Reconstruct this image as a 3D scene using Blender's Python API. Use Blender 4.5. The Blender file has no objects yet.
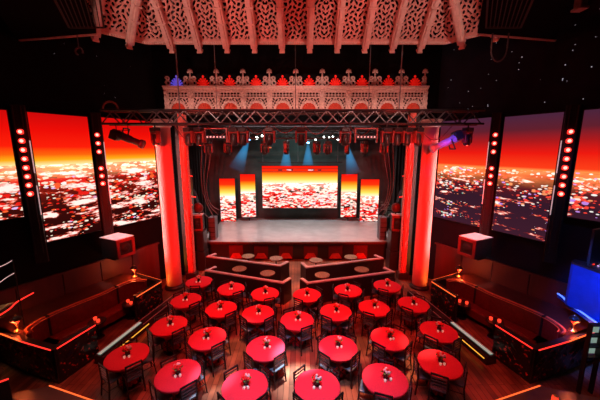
import bpy, bmesh, math, random
from mathutils import Vector, Matrix
random.seed(7)
PI = math.pi
SC = bpy.context.scene
COL = SC.collection

# ------------------------------------------------------------------ mesh builder
class MB:
    def __init__(s): s.b = bmesh.new()
    def box(s, c, d, rz=0, rx=0, ry=0):
        m = Matrix.Translation(c) @ Matrix.Rotation(rz, 4, 'Z') @ Matrix.Rotation(ry, 4, 'Y') @ Matrix.Rotation(rx, 4, 'X') @ Matrix.Diagonal((d[0], d[1], d[2], 1))
        bmesh.ops.create_cube(s.b, size=1, matrix=m); return s
    def seg(s, a, b, r, n=8, r2=None):
        a = Vector(a); b = Vector(b); d = b - a
        m = Matrix.Translation((a + b) / 2) @ d.to_track_quat('Z', 'Y').to_matrix().to_4x4()
        bmesh.ops.create_cone(s.b, cap_ends=True, segments=n, radius1=r, radius2=r if r2 is None else r2, depth=d.length, matrix=m); return s
    def bar(s, a, b, w, h):
        a = Vector(a); b = Vector(b); d = b - a
        m = Matrix.Translation((a + b) / 2) @ d.to_track_quat('X', 'Z').to_matrix().to_4x4() @ Matrix.Diagonal((d.length, w, h, 1))
        bmesh.ops.create_cube(s.b, size=1, matrix=m); return s
    def tube(s, pts, r, n=6, closed=False):
        k = len(pts)
        for i in range(k if closed else k - 1): s.seg(pts[i], pts[(i + 1) % k], r, n)
        return s
    def ball(s, c, r, n=10, sc=(1, 1, 1)):
        m = Matrix.Translation(c) @ Matrix.Diagonal((sc[0], sc[1], sc[2], 1))
        bmesh.ops.create_uvsphere(s.b, u_segments=n, v_segments=max(5, n // 2 + 1), radius=r, matrix=m); return s
    def lathe(s, prof, n=24, c=(0, 0, 0), fold=None, m=None):
        rings = []
        for (r, z) in prof:
            ring = []
            for i in range(n):
                a = 2 * PI * i / n
                rr = r if fold is None else fold(r, z, a)
                p = Vector((c[0] + rr * math.cos(a), c[1] + rr * math.sin(a), c[2] + z))
                if m is not None: p = m @ p
                ring.append(s.b.verts.new(p))
            rings.append(ring)
        for j in range(len(rings) - 1):
            for i in range(n):
                s.b.faces.new((rings[j][i], rings[j][(i + 1) % n], rings[j + 1][(i + 1) % n], rings[j + 1][i]))
        if prof[0][0] > 1e-4: s.b.faces.new(list(reversed(rings[0])))
        if prof[-1][0] > 1e-4: s.b.faces.new(rings[-1])
        return s
    def prism(s, pts, z0, z1):
        lo = [s.b.verts.new((p[0], p[1], z0)) for p in pts]; hi = [s.b.verts.new((p[0], p[1], z1)) for p in pts]
        n = len(pts)
        s.b.faces.new(list(reversed(lo))); s.b.faces.new(hi)
        for i in range(n): s.b.faces.new((lo[i], lo[(i + 1) % n], hi[(i + 1) % n], hi[i]))
        return s
    def ribbon(s, pts, th, z0, z1):
        """wall of thickness th following a polyline, mitred"""
        L, R = offs(pts, th / 2), offs(pts, -th / 2)
        return s.prism(L + R[::-1], z0, z1)
    def grid(s, nx, ny, f, keep=None):
        V = [[s.b.verts.new(f(i / nx, j / ny)) for i in range(nx + 1)] for j in range(ny + 1)]
        for j in range(ny):
            for i in range(nx):
                if keep is None or keep((i + .5) / nx, (j + .5) / ny):
                    s.b.faces.new((V[j][i], V[j][i + 1], V[j + 1][i + 1], V[j + 1][i]))
        if keep:
            bmesh.ops.delete(s.b, geom=[v for v in s.b.verts if not v.link_faces], context='VERTS')
        return s
    def build(s, name, mat, parent=None, loc=None, smooth=False, bevel=0, solid=0, weld=False):
        bmesh.ops.recalc_face_normals(s.b, faces=s.b.faces)
        me = bpy.data.meshes.new(name); s.b.to_mesh(me); s.b.free()
        if mat: me.materials.append(mat)
        if smooth:
            for p in me.polygons: p.use_smooth = True
        o = bpy.data.objects.new(name, me); COL.objects.link(o)
        if parent: o.parent = parent
        if loc: o.location = loc
        if bevel:
            m = o.modifiers.new('bevel', 'BEVEL'); m.width = bevel; m.segments = 2; m.limit_method = 'ANGLE'
        if solid:
            m = o.modifiers.new('solid', 'SOLIDIFY'); m.thickness = solid; m.offset = 0
        return o

def offs(pts, d):
    out = []
    n = len(pts)
    for i, p in enumerate(pts):
        p = Vector(p[:2])
        ds = []
        if i > 0: ds.append((p - Vector(pts[i - 1][:2])).normalized())
        if i < n - 1: ds.append((Vector(pts[i + 1][:2]) - p).normalized())
        ns = [Vector((-t.y, t.x)) for t in ds]
        m = sum(ns, Vector((0, 0))).normalized()
        k = max(.35, m.dot(ns[0]))
        q = p + m * d / k
        out.append((q.x, q.y))
    return out

def smoothpts(pts, n=4):
    out = []
    P = [Vector(p) for p in pts]
    for i in range(len(P) - 1):
        p0 = P[max(i - 1, 0)]; p1 = P[i]; p2 = P[i + 1]; p3 = P[min(i + 2, len(P) - 1)]
        for k in range(n):
            t = k / n
            out.append(tuple(.5 * ((2 * p1) + (p2 - p0) * t + (2 * p0 - 5 * p1 + 4 * p2 - p3) * t * t + (3 * p1 - p0 - 3 * p2 + p3) * t ** 3)))
    out.append(tuple(P[-1]))
    return out

def tag(o, label=None, cat=None, group=None, kind=None):
    if label: o['label'] = label
    if cat: o['category'] = cat
    if group: o['group'] = group
    if kind: o['kind'] = kind
    return o
def thing(name, label, cat, loc=(0, 0, 0), rz=0, group=None):
    o = bpy.data.objects.new(name, None); COL.objects.link(o)
    o.empty_display_size = .1
    o.location = loc; o.rotation_euler = (0, 0, rz)
    return tag(o, label, cat, group)
def struct(o): o['kind'] = 'structure'; return o
def kids(o): return [c for c in bpy.data.objects if c.parent == o]
def proto_tree(o): return (o, [proto_tree(c) for c in kids(o)])
def copy_tree(t, parent=None):
    o, ch = t
    c = o.copy(); COL.objects.link(c)
    if parent: c.parent = parent
    for x in ch: copy_tree(x, c)
    return c
class Rep:
    """first use places the prototype itself, later uses place copies"""
    def __init__(s, o): s.t = proto_tree(o); s.used = False
    def put(s, loc, rz=0, label=None, group=None, rot=None, scale=None):
        if s.used: o = copy_tree(s.t)
        else: o = s.t[0]; s.used = True
        o.location = loc; o.rotation_euler = rot if rot else (0, 0, rz)
        if scale: o.scale = (scale,) * 3
        if label: o['label'] = label
        if group: o['group'] = group
        return o

# ------------------------------------------------------------------ materials
def N(nt, t, **k):
    n = nt.nodes.new(t)
    for a, v in k.items(): setattr(n, a, v)
    return n
def mat(name, col, rough=.6, metal=0, var=.15, scale=6, emit=None, es=0, spec=.5, bump=0, stretch=None, trans=0):
    m = bpy.data.materials.new(name); m.use_nodes = True
    nt = m.node_tree; b = nt.nodes['Principled BSDF']
    b.inputs['Roughness'].default_value = rough; b.inputs['Metallic'].default_value = metal
    b.inputs['Specular IOR Level'].default_value = spec
    if trans: b.inputs['Transmission Weight'].default_value = trans
    tc = N(nt, 'ShaderNodeTexCoord'); mp = N(nt, 'ShaderNodeMapping')
    if stretch: mp.inputs['Scale'].default_value = stretch
    nz = N(nt, 'ShaderNodeTexNoise'); nz.inputs['Scale'].default_value = scale; nz.inputs['Detail'].default_value = 4
    nt.links.new(tc.outputs['Object'], mp.inputs[0]); nt.links.new(mp.outputs[0], nz.inputs['Vector'])
    r = N(nt, 'ShaderNodeValToRGB')
    r.color_ramp.elements[0].position = .3; r.color_ramp.elements[1].position = .7
    r.color_ramp.elements[0].color = tuple(max(0, c * (1 - var)) for c in col) + (1,)
    r.color_ramp.elements[1].color = tuple(min(1, c * (1 + var)) for c in col) + (1,)
    nt.links.new(nz.outputs['Fac'], r.inputs[0]); nt.links.new(r.outputs[0], b.inputs['Base Color'])
    if bump:
        bp = N(nt, 'ShaderNodeBump'); bp.inputs['Strength'].default_value = bump; bp.inputs['Distance'].default_value = .02
        nt.links.new(nz.outputs['Fac'], bp.inputs['Height']); nt.links.new(bp.outputs[0], b.inputs['Normal'])
    if emit:
        b.inputs['Emission Color'].default_value = tuple(emit) + (1,); b.inputs['Emission Strength'].default_value = es
    return m
M = {}
M['black'] = mat('black_paint', (.010, .010, .011), .6)
M['wallblack'] = mat('matte_black_wall', (.006, .006, .007), .9, scale=2, spec=.1)
M['wallright'] = mat('blue_black_wall', (.012, .012, .022), .85, scale=2, bump=.3, spec=.15)
M['ceil'] = mat('black_ceiling', (.003, .003, .004), .95, scale=1, spec=.05)
M['redwall'] = mat('dark_red_panelling', (.10, .016, .014), .5, scale=3, stretch=(1, 1, .2), var=.25)
M['floor'] = None
M['stagefloor'] = mat('grey_stage_floor', (.42, .40, .40), .22, scale=1.5, var=.12)
M['greywall'] = mat('dark_green_grey_backdrop', (.055, .075, .072), .8, scale=1.2, var=.3)
M['drape'] = mat('charcoal_drape', (.05, .045, .045), .9, scale=8, stretch=(1, 1, .1))
M['carved'] = mat('carved_cream_plaster', (.62, .48, .42), .7, scale=14, var=.22, bump=.3)
M['carvedlight'] = mat('cream_plaster_rib', (.62, .40, .34), .65, scale=8, var=.12)
M['lattice'] = mat('pierced_plaster', (.60, .30, .25), .7, scale=10, var=.15)
M['carvedred'] = mat('carved_red_pilaster', (.80, .16, .12), .55, scale=14, var=.3, bump=.3)
M['column'] = mat('smooth_column_paint', (.80, .20, .17), .45, scale=1, var=.04)
M['shellred'] = mat('lit_red_shell', (.9, .03, .02), .5, emit=(1, .012, .006), es=.32)  # lamp glow on the shells is put in as emission
M['shellblue'] = mat('lit_blue_shell', (.3, .3, .9), .5, emit=(.12, .10, .9), es=.45)  # blue shell's lamp glow is put in as emission too
M['archred'] = mat('lit_red_arch', (.50, .05, .02), .5, emit=(1, .06, .02), es=.10)  # glow of hidden lamps in the arches is put into the material
M['truss'] = mat('black_truss_metal', (.035, .033, .036), .35, .5)
M['alu'] = mat('aluminium_truss', (.17, .16, .17), .3, .7)
M['fixture'] = mat('dark_fixture_body', (.03, .026, .028), .35, .1)
M['fixarm'] = mat('fixture_yoke', (.30, .035, .03), .35, .1)  # red light falling on the yokes is put into this colour
M['lens'] = mat('lens_glass', (.05, .08, .12), .1, .0, spec=.9)
M['cloth'] = mat('red_table_cloth', (.74, .045, .085), .8, scale=30, spec=.15, var=.06)
M['chair'] = mat('black_chair_metal', (.03, .03, .034), .28, .7)
M['slat'] = mat('polished_dark_slat', (.22, .22, .25), .25, .6)  # highlight on the slats is put into this lighter grey
M['piping'] = mat('orange_brown_piping', (.85, .20, .08), .4)  # orange lamplight on the banquette edge is put into this colour
M['seat'] = mat('slate_vinyl_seat', (.13, .18, .24), .35, scale=10)
M['ledge'] = mat('pale_padded_ledge', (.58, .48, .48), .3, scale=5)
M['darkwood'] = mat('dark_stained_wood', (.045, .018, .014), .4, scale=4, stretch=(1, 1, 6))
M['tablewood'] = mat('varnished_wood_top', (.24, .13, .08), .25, scale=5, stretch=(6, 1, 1), var=.3)
M['leather'] = mat('red_leather', (.22, .018, .012), .32, scale=12, var=.2)
M['ledgered'] = mat('varnished_red_ledge', (.09, .018, .012), .4, scale=5, var=.25)
M['ornblack'] = mat('black_lacquer_carving', (.03, .022, .022), .28, scale=20, var=.4)
M['white'] = mat('white_gloss', (.8, .8, .8), .35)
M['spkred'] = mat('red_lit_speaker_baffle', (.22, .02, .015), .5)  # red light on the speaker fronts is put into the colour
M['spktop'] = mat('pale_grey_speaker_top', (.75, .70, .72), .45)
M['cone'] = mat('speaker_cone_black', (.015, .015, .015), .7)
M['petalr'] = mat('red_rose_petals', (.85, .03, .03), .6, scale=40)
M['petalw'] = mat('white_rose_petals', (.85, .80, .78), .6, scale=40)
M['leaf'] = mat('green_leaves', (.10, .30, .06), .6, scale=40)
M['vase'] = mat('black_glass_vase', (.01, .01, .012), .1)
M['candleglass'] = mat('frosted_candle_glass', (.85, .8, .78), .25, emit=(1, .55, .4), es=.25)
M['brass'] = mat('polished_brass', (.75, .5, .2), .3, .9)
M['blue'] = mat('deep_blue_counter', (.004, .06, .42), .6, scale=2, var=.3, spec=.2)
M['bluedark'] = mat('blue_lit_trim', (.3, .4, .95), .35)  # blue light on the right spotlight is put into its colour
M['palefloor'] = mat('pale_yellow_landing', (.75, .70, .42), .5, scale=3)
M['greyfloor'] = mat('grey_green_polished_platform', (.16, .155, .13), .3, scale=.8, var=.4)
M['glass'] = mat('clear_glassware', (.8, .95, .9), .05, emit=(.5, .9, .75), es=.10)  # faint green gleam is put into the glass as emission
M['steel'] = mat('steel_cable', (.25, .25, .27), .4, .8)
M['flight'] = mat('grey_equipment_case', (.13, .13, .15), .5)
def speckle(m, col, thr, sc):
    nt = m.node_tree; b = nt.nodes['Principled BSDF']; old = b.inputs['Base Color'].links[0].from_socket
    tc = N(nt, 'ShaderNodeTexCoord'); nz = N(nt, 'ShaderNodeTexNoise'); nz.inputs['Scale'].default_value = sc; nz.inputs['Detail'].default_value = 2
    r = N(nt, 'ShaderNodeValToRGB'); r.color_ramp.elements[0].position = thr; r.color_ramp.elements[1].position = thr + .05
    mx = N(nt, 'ShaderNodeMix', data_type='RGBA'); mx.inputs[7].default_value = col + (1,)
    nt.links.new(tc.outputs['Object'], nz.inputs['Vector']); nt.links.new(nz.outputs['Fac'], r.inputs[0]); nt.links.new(r.outputs[0], mx.inputs[0])
    nt.links.new(old, mx.inputs[6]); nt.links.new(mx.outputs[2], b.inputs['Base Color'])
M['ornblack'].node_tree and None
M['ornspeck'] = mat('black_carving_with_red_inlay', (.018, .012, .012), .3, scale=20, var=.4); speckle(M['ornspeck'], (.75, .06, .03), .62, 11)  # red glints on the carving are painted as colour spots
def emi(name, c, s):
    return mat(name, (min(1, c[0]), min(1, c[1]), min(1, c[2])), .5, emit=c, es=s)
M['ledred'] = emi('led_red', (1, .03, .02), 1.6)
M['ledorange'] = emi('led_orange', (1, .14, .03), 1.3)
M['ledyellow'] = emi('led_yellow', (1, .50, .05), 1.1)
M['lampred'] = emi('hot_red_lamp', (1, .10, .08), 9)
M['ledwhite'] = emi('led_pinkish_white', (1, .62, .62), .5)
M['greenwhite'] = emi('led_green_white', (.42, .60, .50), .5)
M['lampwhite'] = emi('hot_white_lamp', (.85, 1, .95), 14)
M['lampblue'] = emi('hot_blue_lamp', (.15, .5, 1), 12)
M['ledblue'] = emi('led_blue', (.10, .22, 1), 1.6)
M['shadered'] = emi('glowing_red_glass', (1, .05, .02), 1.3)
M['pin'] = emi('pin_light', (.8, .8, 1), .55)
M['pinred'] = emi('red_pin_light', (1, .1, .1), .5)
M['orangetag'] = emi('orange_sign', (1, .25, .10), .6)

def floor_mat():
    m = bpy.data.materials.new('wood_plank_floor'); m.use_nodes = True
    nt = m.node_tree; b = nt.nodes['Principled BSDF']; b.inputs['Roughness'].default_value = .3
    tc = N(nt, 'ShaderNodeTexCoord'); mp = N(nt, 'ShaderNodeMapping'); mp.inputs['Rotation'].default_value = (0, 0, PI / 2)
    br = N(nt, 'ShaderNodeTexBrick'); br.inputs['Scale'].default_value = 1; br.inputs['Brick Width'].default_value = 1.3
    br.inputs['Row Height'].default_value = .14; br.inputs['Mortar Size'].default_value = .006
    br.inputs['Color1'].default_value = (.42, .17, .09, 1); br.inputs['Color2'].default_value = (.20, .09, .055, 1); br.inputs['Mortar'].default_value = (.06, .02, .01, 1)
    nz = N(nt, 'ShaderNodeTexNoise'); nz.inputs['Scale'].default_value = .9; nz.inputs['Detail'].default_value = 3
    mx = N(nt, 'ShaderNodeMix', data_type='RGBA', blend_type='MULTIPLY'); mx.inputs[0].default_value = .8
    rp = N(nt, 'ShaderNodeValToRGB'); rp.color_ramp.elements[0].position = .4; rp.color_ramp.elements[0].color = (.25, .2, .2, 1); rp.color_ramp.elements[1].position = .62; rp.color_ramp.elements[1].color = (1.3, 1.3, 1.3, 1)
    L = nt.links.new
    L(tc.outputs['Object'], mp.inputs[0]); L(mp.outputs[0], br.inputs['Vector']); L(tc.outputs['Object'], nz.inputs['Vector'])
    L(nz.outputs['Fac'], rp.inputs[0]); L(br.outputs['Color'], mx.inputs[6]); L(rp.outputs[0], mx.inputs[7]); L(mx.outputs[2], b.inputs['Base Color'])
    return m
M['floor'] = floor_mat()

def screen_mat(name, H, hor, sky, base, dots, cell, thr, patch, strength=1.0, off=(0, 0), hotband=(1, .75, .35)):
    """sunset over a city of lights: uv are metres across and metres up"""
    m = bpy.data.materials.new(name); m.use_nodes = True
    nt = m.node_tree; L = nt.links.new
    for n in list(nt.nodes): nt.nodes.remove(n)
    out = N(nt, 'ShaderNodeOutputMaterial'); em = N(nt, 'ShaderNodeEmission'); em.inputs['Strength'].default_value = strength
    uv = N(nt, 'ShaderNodeUVMap'); sp = N(nt, 'ShaderNodeSeparateXYZ'); L(uv.outputs[0], sp.inputs[0])
    def mth(op, a, b=None, clamp=False):
        n = N(nt, 'ShaderNodeMath', operation=op, use_clamp=clamp)
        for i, v in enumerate((a, b)):
            if v is None: continue
            if isinstance(v, (int, float)): n.inputs[i].default_value = v
            else: L(v, n.inputs[i])
        return n.outputs[0]
    def ramp(f, st, interp='LINEAR'):
        r = N(nt, 'ShaderNodeValToRGB'); r.color_ramp.interpolation = interp
        e = r.color_ramp.elements
        while len(e) < len(st): e.new(.5)
        for i, (p, c) in enumerate(st): e[i].position = p; e[i].color = tuple(c) + (1,)
        L(f, r.inputs[0]); return r.outputs[0]
    def mapped(sx, sy):
        mp = N(nt, 'ShaderNodeMapping'); mp.inputs['Scale'].default_value = (sx, sy, 1); mp.inputs['Location'].default_value = (off[0], off[1], 0)
        L(uv.outputs[0], mp.inputs[0]); return mp.outputs[0]
    v = mth('DIVIDE', sp.outputs[1], H)
    skyc = ramp(v, sky); basec = ramp(v, base)
    vo = N(nt, 'ShaderNodeTexVoronoi'); vo.inputs['Scale'].default_value = 1; L(mapped(.72 / cell, 1.7 / cell), vo.inputs['Vector'])
    den = N(nt, 'ShaderNodeTexNoise'); den.inputs['Scale'].default_value = 1; den.inputs['Detail'].default_value = 3; L(mapped(.9, 2.4), den.inputs['Vector'])
    # density grows toward the horizon
    near = mth('MULTIPLY', mth('DIVIDE', v, hor), .22)
    d = mth('ADD', den.outputs['Fac'], near)
    rad = mth('MULTIPLY', mth('SUBTRACT', d, thr), 2.4, True)
    inside = mth('LESS_THAN', vo.outputs['Distance'], rad)
    spc = N(nt, 'ShaderNodeSeparateColor'); L(vo.outputs['Color'], spc.inputs[0])
    dotc = ramp(spc.outputs[0], dots, 'CONSTANT')
    mx = N(nt, 'ShaderNodeMix', data_type='RGBA'); L(inside, mx.inputs[0]); L(basec, mx.inputs[6]); L(dotc, mx.inputs[7])
    # bright avenues
    pz = N(nt, 'ShaderNodeTexNoise'); pz.inputs['Scale'].default_value = 1; pz.inputs['Detail'].default_value = 5; pz.inputs['Roughness'].default_value = .65
    mp2 = N(nt, 'ShaderNodeMapping'); mp2.inputs['Scale'].default_value = (1.1, 4.2, 1); mp2.inputs['Rotation'].default_value = (0, 0, patch[1]); mp2.inputs['Location'].default_value = (off[0] * 1.7 + 3, off[1], 0)
    L(uv.outputs[0], mp2.inputs[0]); L(mp2.outputs[0], pz.inputs['Vector'])
    pm = mth('MULTIPLY', mth('SUBTRACT', pz.outputs['Fac'], patch[0]), 22, True)
    pe = mth('MULTIPLY', mth('SUBTRACT', pz.outputs['Fac'], patch[0] - .03), 22, True)
    mx1 = N(nt, 'ShaderNodeMix', data_type='RGBA'); L(pe, mx1.inputs[0]); L(mx.outputs[2], mx1.inputs[6]); mx1.inputs[7].default_value = (.95, .05, .015, 1)
    mx2 = N(nt, 'ShaderNodeMix', data_type='RGBA'); L(pm, mx2.inputs[0]); L(mx1.outputs[2], mx2.inputs[6]); mx2.inputs[7].default_value = (1.2, .95, .85, 1)
    # hot band at the horizon
    dist = mth('ABSOLUTE', mth('SUBTRACT', v, hor - .015))
    band = mth('SUBTRACT', 1, mth('MULTIPLY', dist, patch[2]), True)
    bn = mth('MULTIPLY', band, mth('MULTIPLY', mth('SUBTRACT', pz.outputs['Fac'], .25), 2.6, True), True)
    mx3 = N(nt, 'ShaderNodeMix', data_type='RGBA', blend_type='ADD'); L(bn, mx3.inputs[0]); L(mx2.outputs[2], mx3.inputs[6]); mx3.inputs[7].default_value = hotband + (1,)
    sel = mth('GREATER_THAN', v, hor)
    mx4 = N(nt, 'ShaderNodeMix', data_type='RGBA'); L(sel, mx4.inputs[0]); L(mx3.outputs[2], mx4.inputs[6]); L(skyc, mx4.inputs[7])
    L(mx4.outputs[2], em.inputs[0]); L(em.outputs[0], out.inputs[0])
    return m
red, ora, yel, wht, blk = (1, .012, .004), (1, .16, .01), (1, .62, .04), (1, .95, .85), (.004, 0, 0)
M['scrL'] = screen_mat('sunset_city_screen_left', 3.95, .61,
    [(.0, wht), (.61, (1, .85, .35)), (.645, (1, .45, .01)), (.69, (1, .13, .004)), (.75, (1, .014, .003)), (.88, (.86, .004, .002)), (1, (.62, .003, .003))],
    [(0, (.02, .002, .002)), (.3, (.05, .004, .003)), (.5, (.30, .012, .006)), (.6, (.9, .2, .03))],
    [(0, (.85, .015, .01)), (.42, (1, .12, .03)), (.62, (1, .80, .62)), (.90, (.8, .5, .9)), (.94, (1, .95, .9))], .12, .43, (.545, -.28, 9), 1.0)
M['scrR'] = screen_mat('dusk_city_screen_right', 3.95, .56,
    [(.0, wht), (.56, (1, .35, .08)), (.585, (1, .05, .01)), (.70, (.86, .010, .005)), (.80, (.40, .010, .012)), (.89, (.12, .014, .026)), (1, (.07, .018, .045))],
    [(0, (.050, .012, .026)), (.3, (.036, .010, .022)), (.47, (.14, .010, .012)), (.56, (1, .07, .02))],
    [(0, (1, .06, .04)), (.4, (1, .30, .12)), (.58, (1, .80, .72)), (.78, (.55, .25, .8)), (.86, (.3, .9, .7)), (.9, (1, .95, .9))], .10, .50, (.60, .25, 7), 1.0, off=(9.3, 4), hotband=(1, .32, .08))
M['scrS'] = screen_mat('stage_sunset_screen', 2.9, .60,
    [(0, wht), (.60, (1, .9, .55)), (.68, (1, .72, .10)), (.78, (1, .30, .01)), (.86, (1, .03, .004)), (1, (.85, .006, .003))],
    [(0, (.12, .01, .006)), (.35, (.55, .02, .01)), (.6, (1, .6, .3))],
    [(0, (.9, .01, .008)), (.42, (1, .85, .7)), (.72, (.02, .004, .004)), (.84, (1, .75, .8))], .15, .22, (.54, 0, 5), 1.15, off=(3, 7), hotband=(1, .8, .6))

# ------------------------------------------------------------------ camera
cd = bpy.data.cameras.new('camera'); cam = bpy.data.objects.new('camera', cd); COL.objects.link(cam)
cd.sensor_width = 36; cd.lens = 36 * 293 / 600; cd.clip_end = 200
cam.location = (.13, 0, 5.9); cam.rotation_euler = (math.radians(80), 0, 0)
SC.camera = cam
SC.view_settings.view_transform = 'Standard'; SC.view_settings.look = 'None'
w = bpy.data.worlds.new('dark'); SC.world = w; w.use_nodes = True
w.node_tree.nodes['Background'].inputs[0].default_value = (.03, .008, .01, 1); w.node_tree.nodes['Background'].inputs[1].default_value = .05

# ------------------------------------------------------------------ room shell
K = .544
def wx(Y): return 6.45 + K * (12 - Y)      # |X| of the splayed side walls at depth Y
WD = Vector((-K, 1)).normalized()         # along the right wall, going deep
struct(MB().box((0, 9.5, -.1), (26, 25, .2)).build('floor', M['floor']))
struct(MB().box((0, 9.5, 11.8), (26, 25, .2)).build('ceiling', M['ceil']))
struct(MB().box((0, 21.6, 5.8), (26, .2, 11.9)).build('wall_back', M['wallblack']))
struct(MB().box((0, -2.8, 5.8), (26, .2, 11.9)).build('wall_front', M['wallblack']))
for s, side in ((-1, 'left'), (1, 'right')):
    Ya, Yb = -2.7, 12.9
    def q(Y, d): # point on the wall plane moved d metres outward
        return (s * (wx(Y) + d * .878), Y + d * .478)
    pts = [q(Ya, 0), q(Yb, 0), q(Yb, .25), q(Ya, .25)]
    if s < 0: pts = pts[::-1]
    struct(MB().prism(pts, 0, 11.7).build('wall_' + side, M['wallblack' if s < 0 else 'wallright']))
    # red panelling below the ledge, panels with joints
    b = MB()
    y = 3.0
    while y < 12.4:
        y2 = min(y + 1.05, 12.5)
        b.prism([q(y + .012, -.06), q(y2 - .012, -.06), q(y2 - .012, 0), q(y + .012, 0)], 0, 1.74)
        y = y2
    struct(b.build('trim_1' if s < 0 else 'trim_2', M['redwall'], bevel=.008))
    b = MB(); b.prism([q(3, -.10), q(12.5, -.10), q(12.5, 0), q(3, 0)], 1.74, 1.80)
    struct(b.build('trim_3' if s < 0 else 'trim_4', M['redwall']))
    # proscenium return walls and wing walls
    struct(MB().box((s * 7.05, 13.15, 5.8), (3.6, .24, 11.6)).build('wall_proscenium_' + side, M['wallblack']))
    struct(MB().box((s * 8.2, 17.4, 5.8), (.2, 8.2, 11.6)).build('wall_stage_' + side, M['wallblack']))
struct(MB().box((0, 13.15, 9.65), (10.5, .24, 3.9)).build('wall_proscenium_top', M['wallblack']))
struct(MB().box((0, 20.6, 4.2), (16.2, .12, 8.4)).build('wall_stage_back', M['greywall']))

# ------------------------------------------------------------------ stage
st = thing('stage', 'wide raised grey stage with a dark red front and six red lit panels', 'stage', (0, 15, 0))
MB().prism([(-5.0, .0), (5.0, .0), (5.45, 5.4), (-5.35, 5.4)], .90, 1.0).build('stage_floor', M['stagefloor'], st)
MB().box((0, .10, .44), (9.9, .12, .88)).build('front_fascia', M['darkwood'], st)
MB().box((0, -.03, .93), (10.06, .08, .12)).build('nosing', mat('red_brown_nosing', (.16, .03, .02), .35), st, bevel=.01)
for i in range(6):
    x = -3.30 + i * 1.335
    p = MB().box((x, .02, .42), (.74, .05, .72)).build('fascia_panel', mat('red_felt_panel', (.22, .012, .012), .8) if i == 0 else bpy.data.materials['red_felt_panel'], st, bevel=.01)
    b = MB(); b.prism([(-.33, -.03), (.33, -.03), (.33, .03), (-.33, .03)], 0, .01)
    bm = b.b
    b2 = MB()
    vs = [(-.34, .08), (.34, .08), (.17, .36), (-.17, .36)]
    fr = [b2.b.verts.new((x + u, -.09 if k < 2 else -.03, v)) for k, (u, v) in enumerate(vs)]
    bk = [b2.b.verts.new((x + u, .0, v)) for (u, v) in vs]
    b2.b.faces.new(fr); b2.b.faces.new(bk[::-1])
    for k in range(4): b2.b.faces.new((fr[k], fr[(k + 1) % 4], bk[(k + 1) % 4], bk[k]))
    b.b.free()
    b2.build('wedge', mat('bright_red_wedge', (.95, .05, .04), .6) if i == 0 else bpy.data.materials['bright_red_wedge'], p)  # brighter red shape is the panel's pool of light put into colour

def screen(name, label, cx, cy, rz, z0, W, H, matname, u0=0, v0=0, group=None, cat='screen', seams=None):
    t = thing(name, label, cat, (cx, cy, z0), rz, group)
    MB().box((0, .05, H / 2), (W + .06, .08, H + .06)).build('frame', M['black'], t)
    b = MB(); vs = [b.b.verts.new(p) for p in ((-W / 2, 0, 0), (W / 2, 0, 0), (W / 2, 0, H), (-W / 2, 0, H))]
    f = b.b.faces.new(vs); uvl = b.b.loops.layers.uv.new('UVMap')
    for l, (a, c) in zip(f.loops, ((0, 0), (1, 0), (1, 1), (0, 1))): l[uvl].uv = (u0 + a * W, v0 + c * H)
    me = bpy.data.meshes.new('display'); b.b.to_mesh(me); b.b.free(); me.materials.append(M[matname])
    o = bpy.data.objects.new('display', me); COL.objects.link(o); o.parent = t
    return t
# centre and side screens on stage
SG = 'led screens standing on the stage'
screen('led_screen', 'wide centre screen at the back of the stage showing an orange sunset city', .12, 19.5, 0, 1.91, 5.03, 2.84, 'scrS', 1, .03, SG)
c0 = bpy.data.objects['led_screen']
for X0, X1, z0, z1, lab in ((-3.86, -2.87, 1.28, 4.2, 'tall narrow screen just left of the centre stage screen'), (-5.21, -4.19, .84, 3.93, 'tall narrow screen at the far left end of the stage'),
                            (2.90, 3.95, 1.28, 4.2, 'tall narrow screen just right of the centre stage screen'), (4.17, 5.38, .84, 3.88, 'tall narrow screen at the far right end of the stage')):
    Y = 19.5 if z0 > 1 else 19.3
    z0 = max(z0, 1.03)
    t = screen('led_screen', lab, (X0 + X1) / 2, Y, 0, z0, X1 - X0, z1 - z0, 'scrS', X0 * 1.3 + 9, .0, SG)
    MB().box((0, .18, (1.0 - z0) / 2 + 1), (.06, .06, 2 + z0 - 1.0)).build('support_post', M['truss'], t)
# projector-mask bars across the top of the centre screen
b = MB()
for z in (2.48, 2.66): b.box((0, -.03, z), (5.03, .02, .025))
b.box((-1.3, -.035, 2.57), (.28, .02, .09)); b.box((1.3, -.035, 2.57), (.25, .02, .09)); b.box((-.65, -.035, 2.58), (.40, .02, .10)); b.box((.75, -.035, 2.58), (.42, .02, .10))
wl = MB(); wl.box((-.72, -.045, 2.58), (.30, .02, .06)); wl.box((.72, -.045, 2.57), (.34, .02, .06)); wl.build('white_status_bar', M['ledwhite'], c0)
b.build('module_seams', mat('dark_red_seam', (.15, .01, .01), .6), c0)
MB().tube([(-2.6, 19.35, 4.98), (2.9, 19.35, 4.98)], .035).build('batten_pipe', M['truss'])
tag(bpy.data.objects['batten_pipe'], 'thin horizontal pipe just above the centre stage screen', 'pipe')
b = MB()
for x in (-2.3, 0, 2.6): b.seg((x, 19.35, 4.98), (x, 19.35, 8.6), .012)
b.build('suspension_wire', M['steel'], None)
o = bpy.data.objects['suspension_wire']; o.parent = bpy.data.objects['batten_pipe']
MB().box((0, 18.2, 8.7), (16, 4.6, .1)).build('ceiling_stage', M['ceil']); struct(bpy.data.objects['ceiling_stage'])
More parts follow.
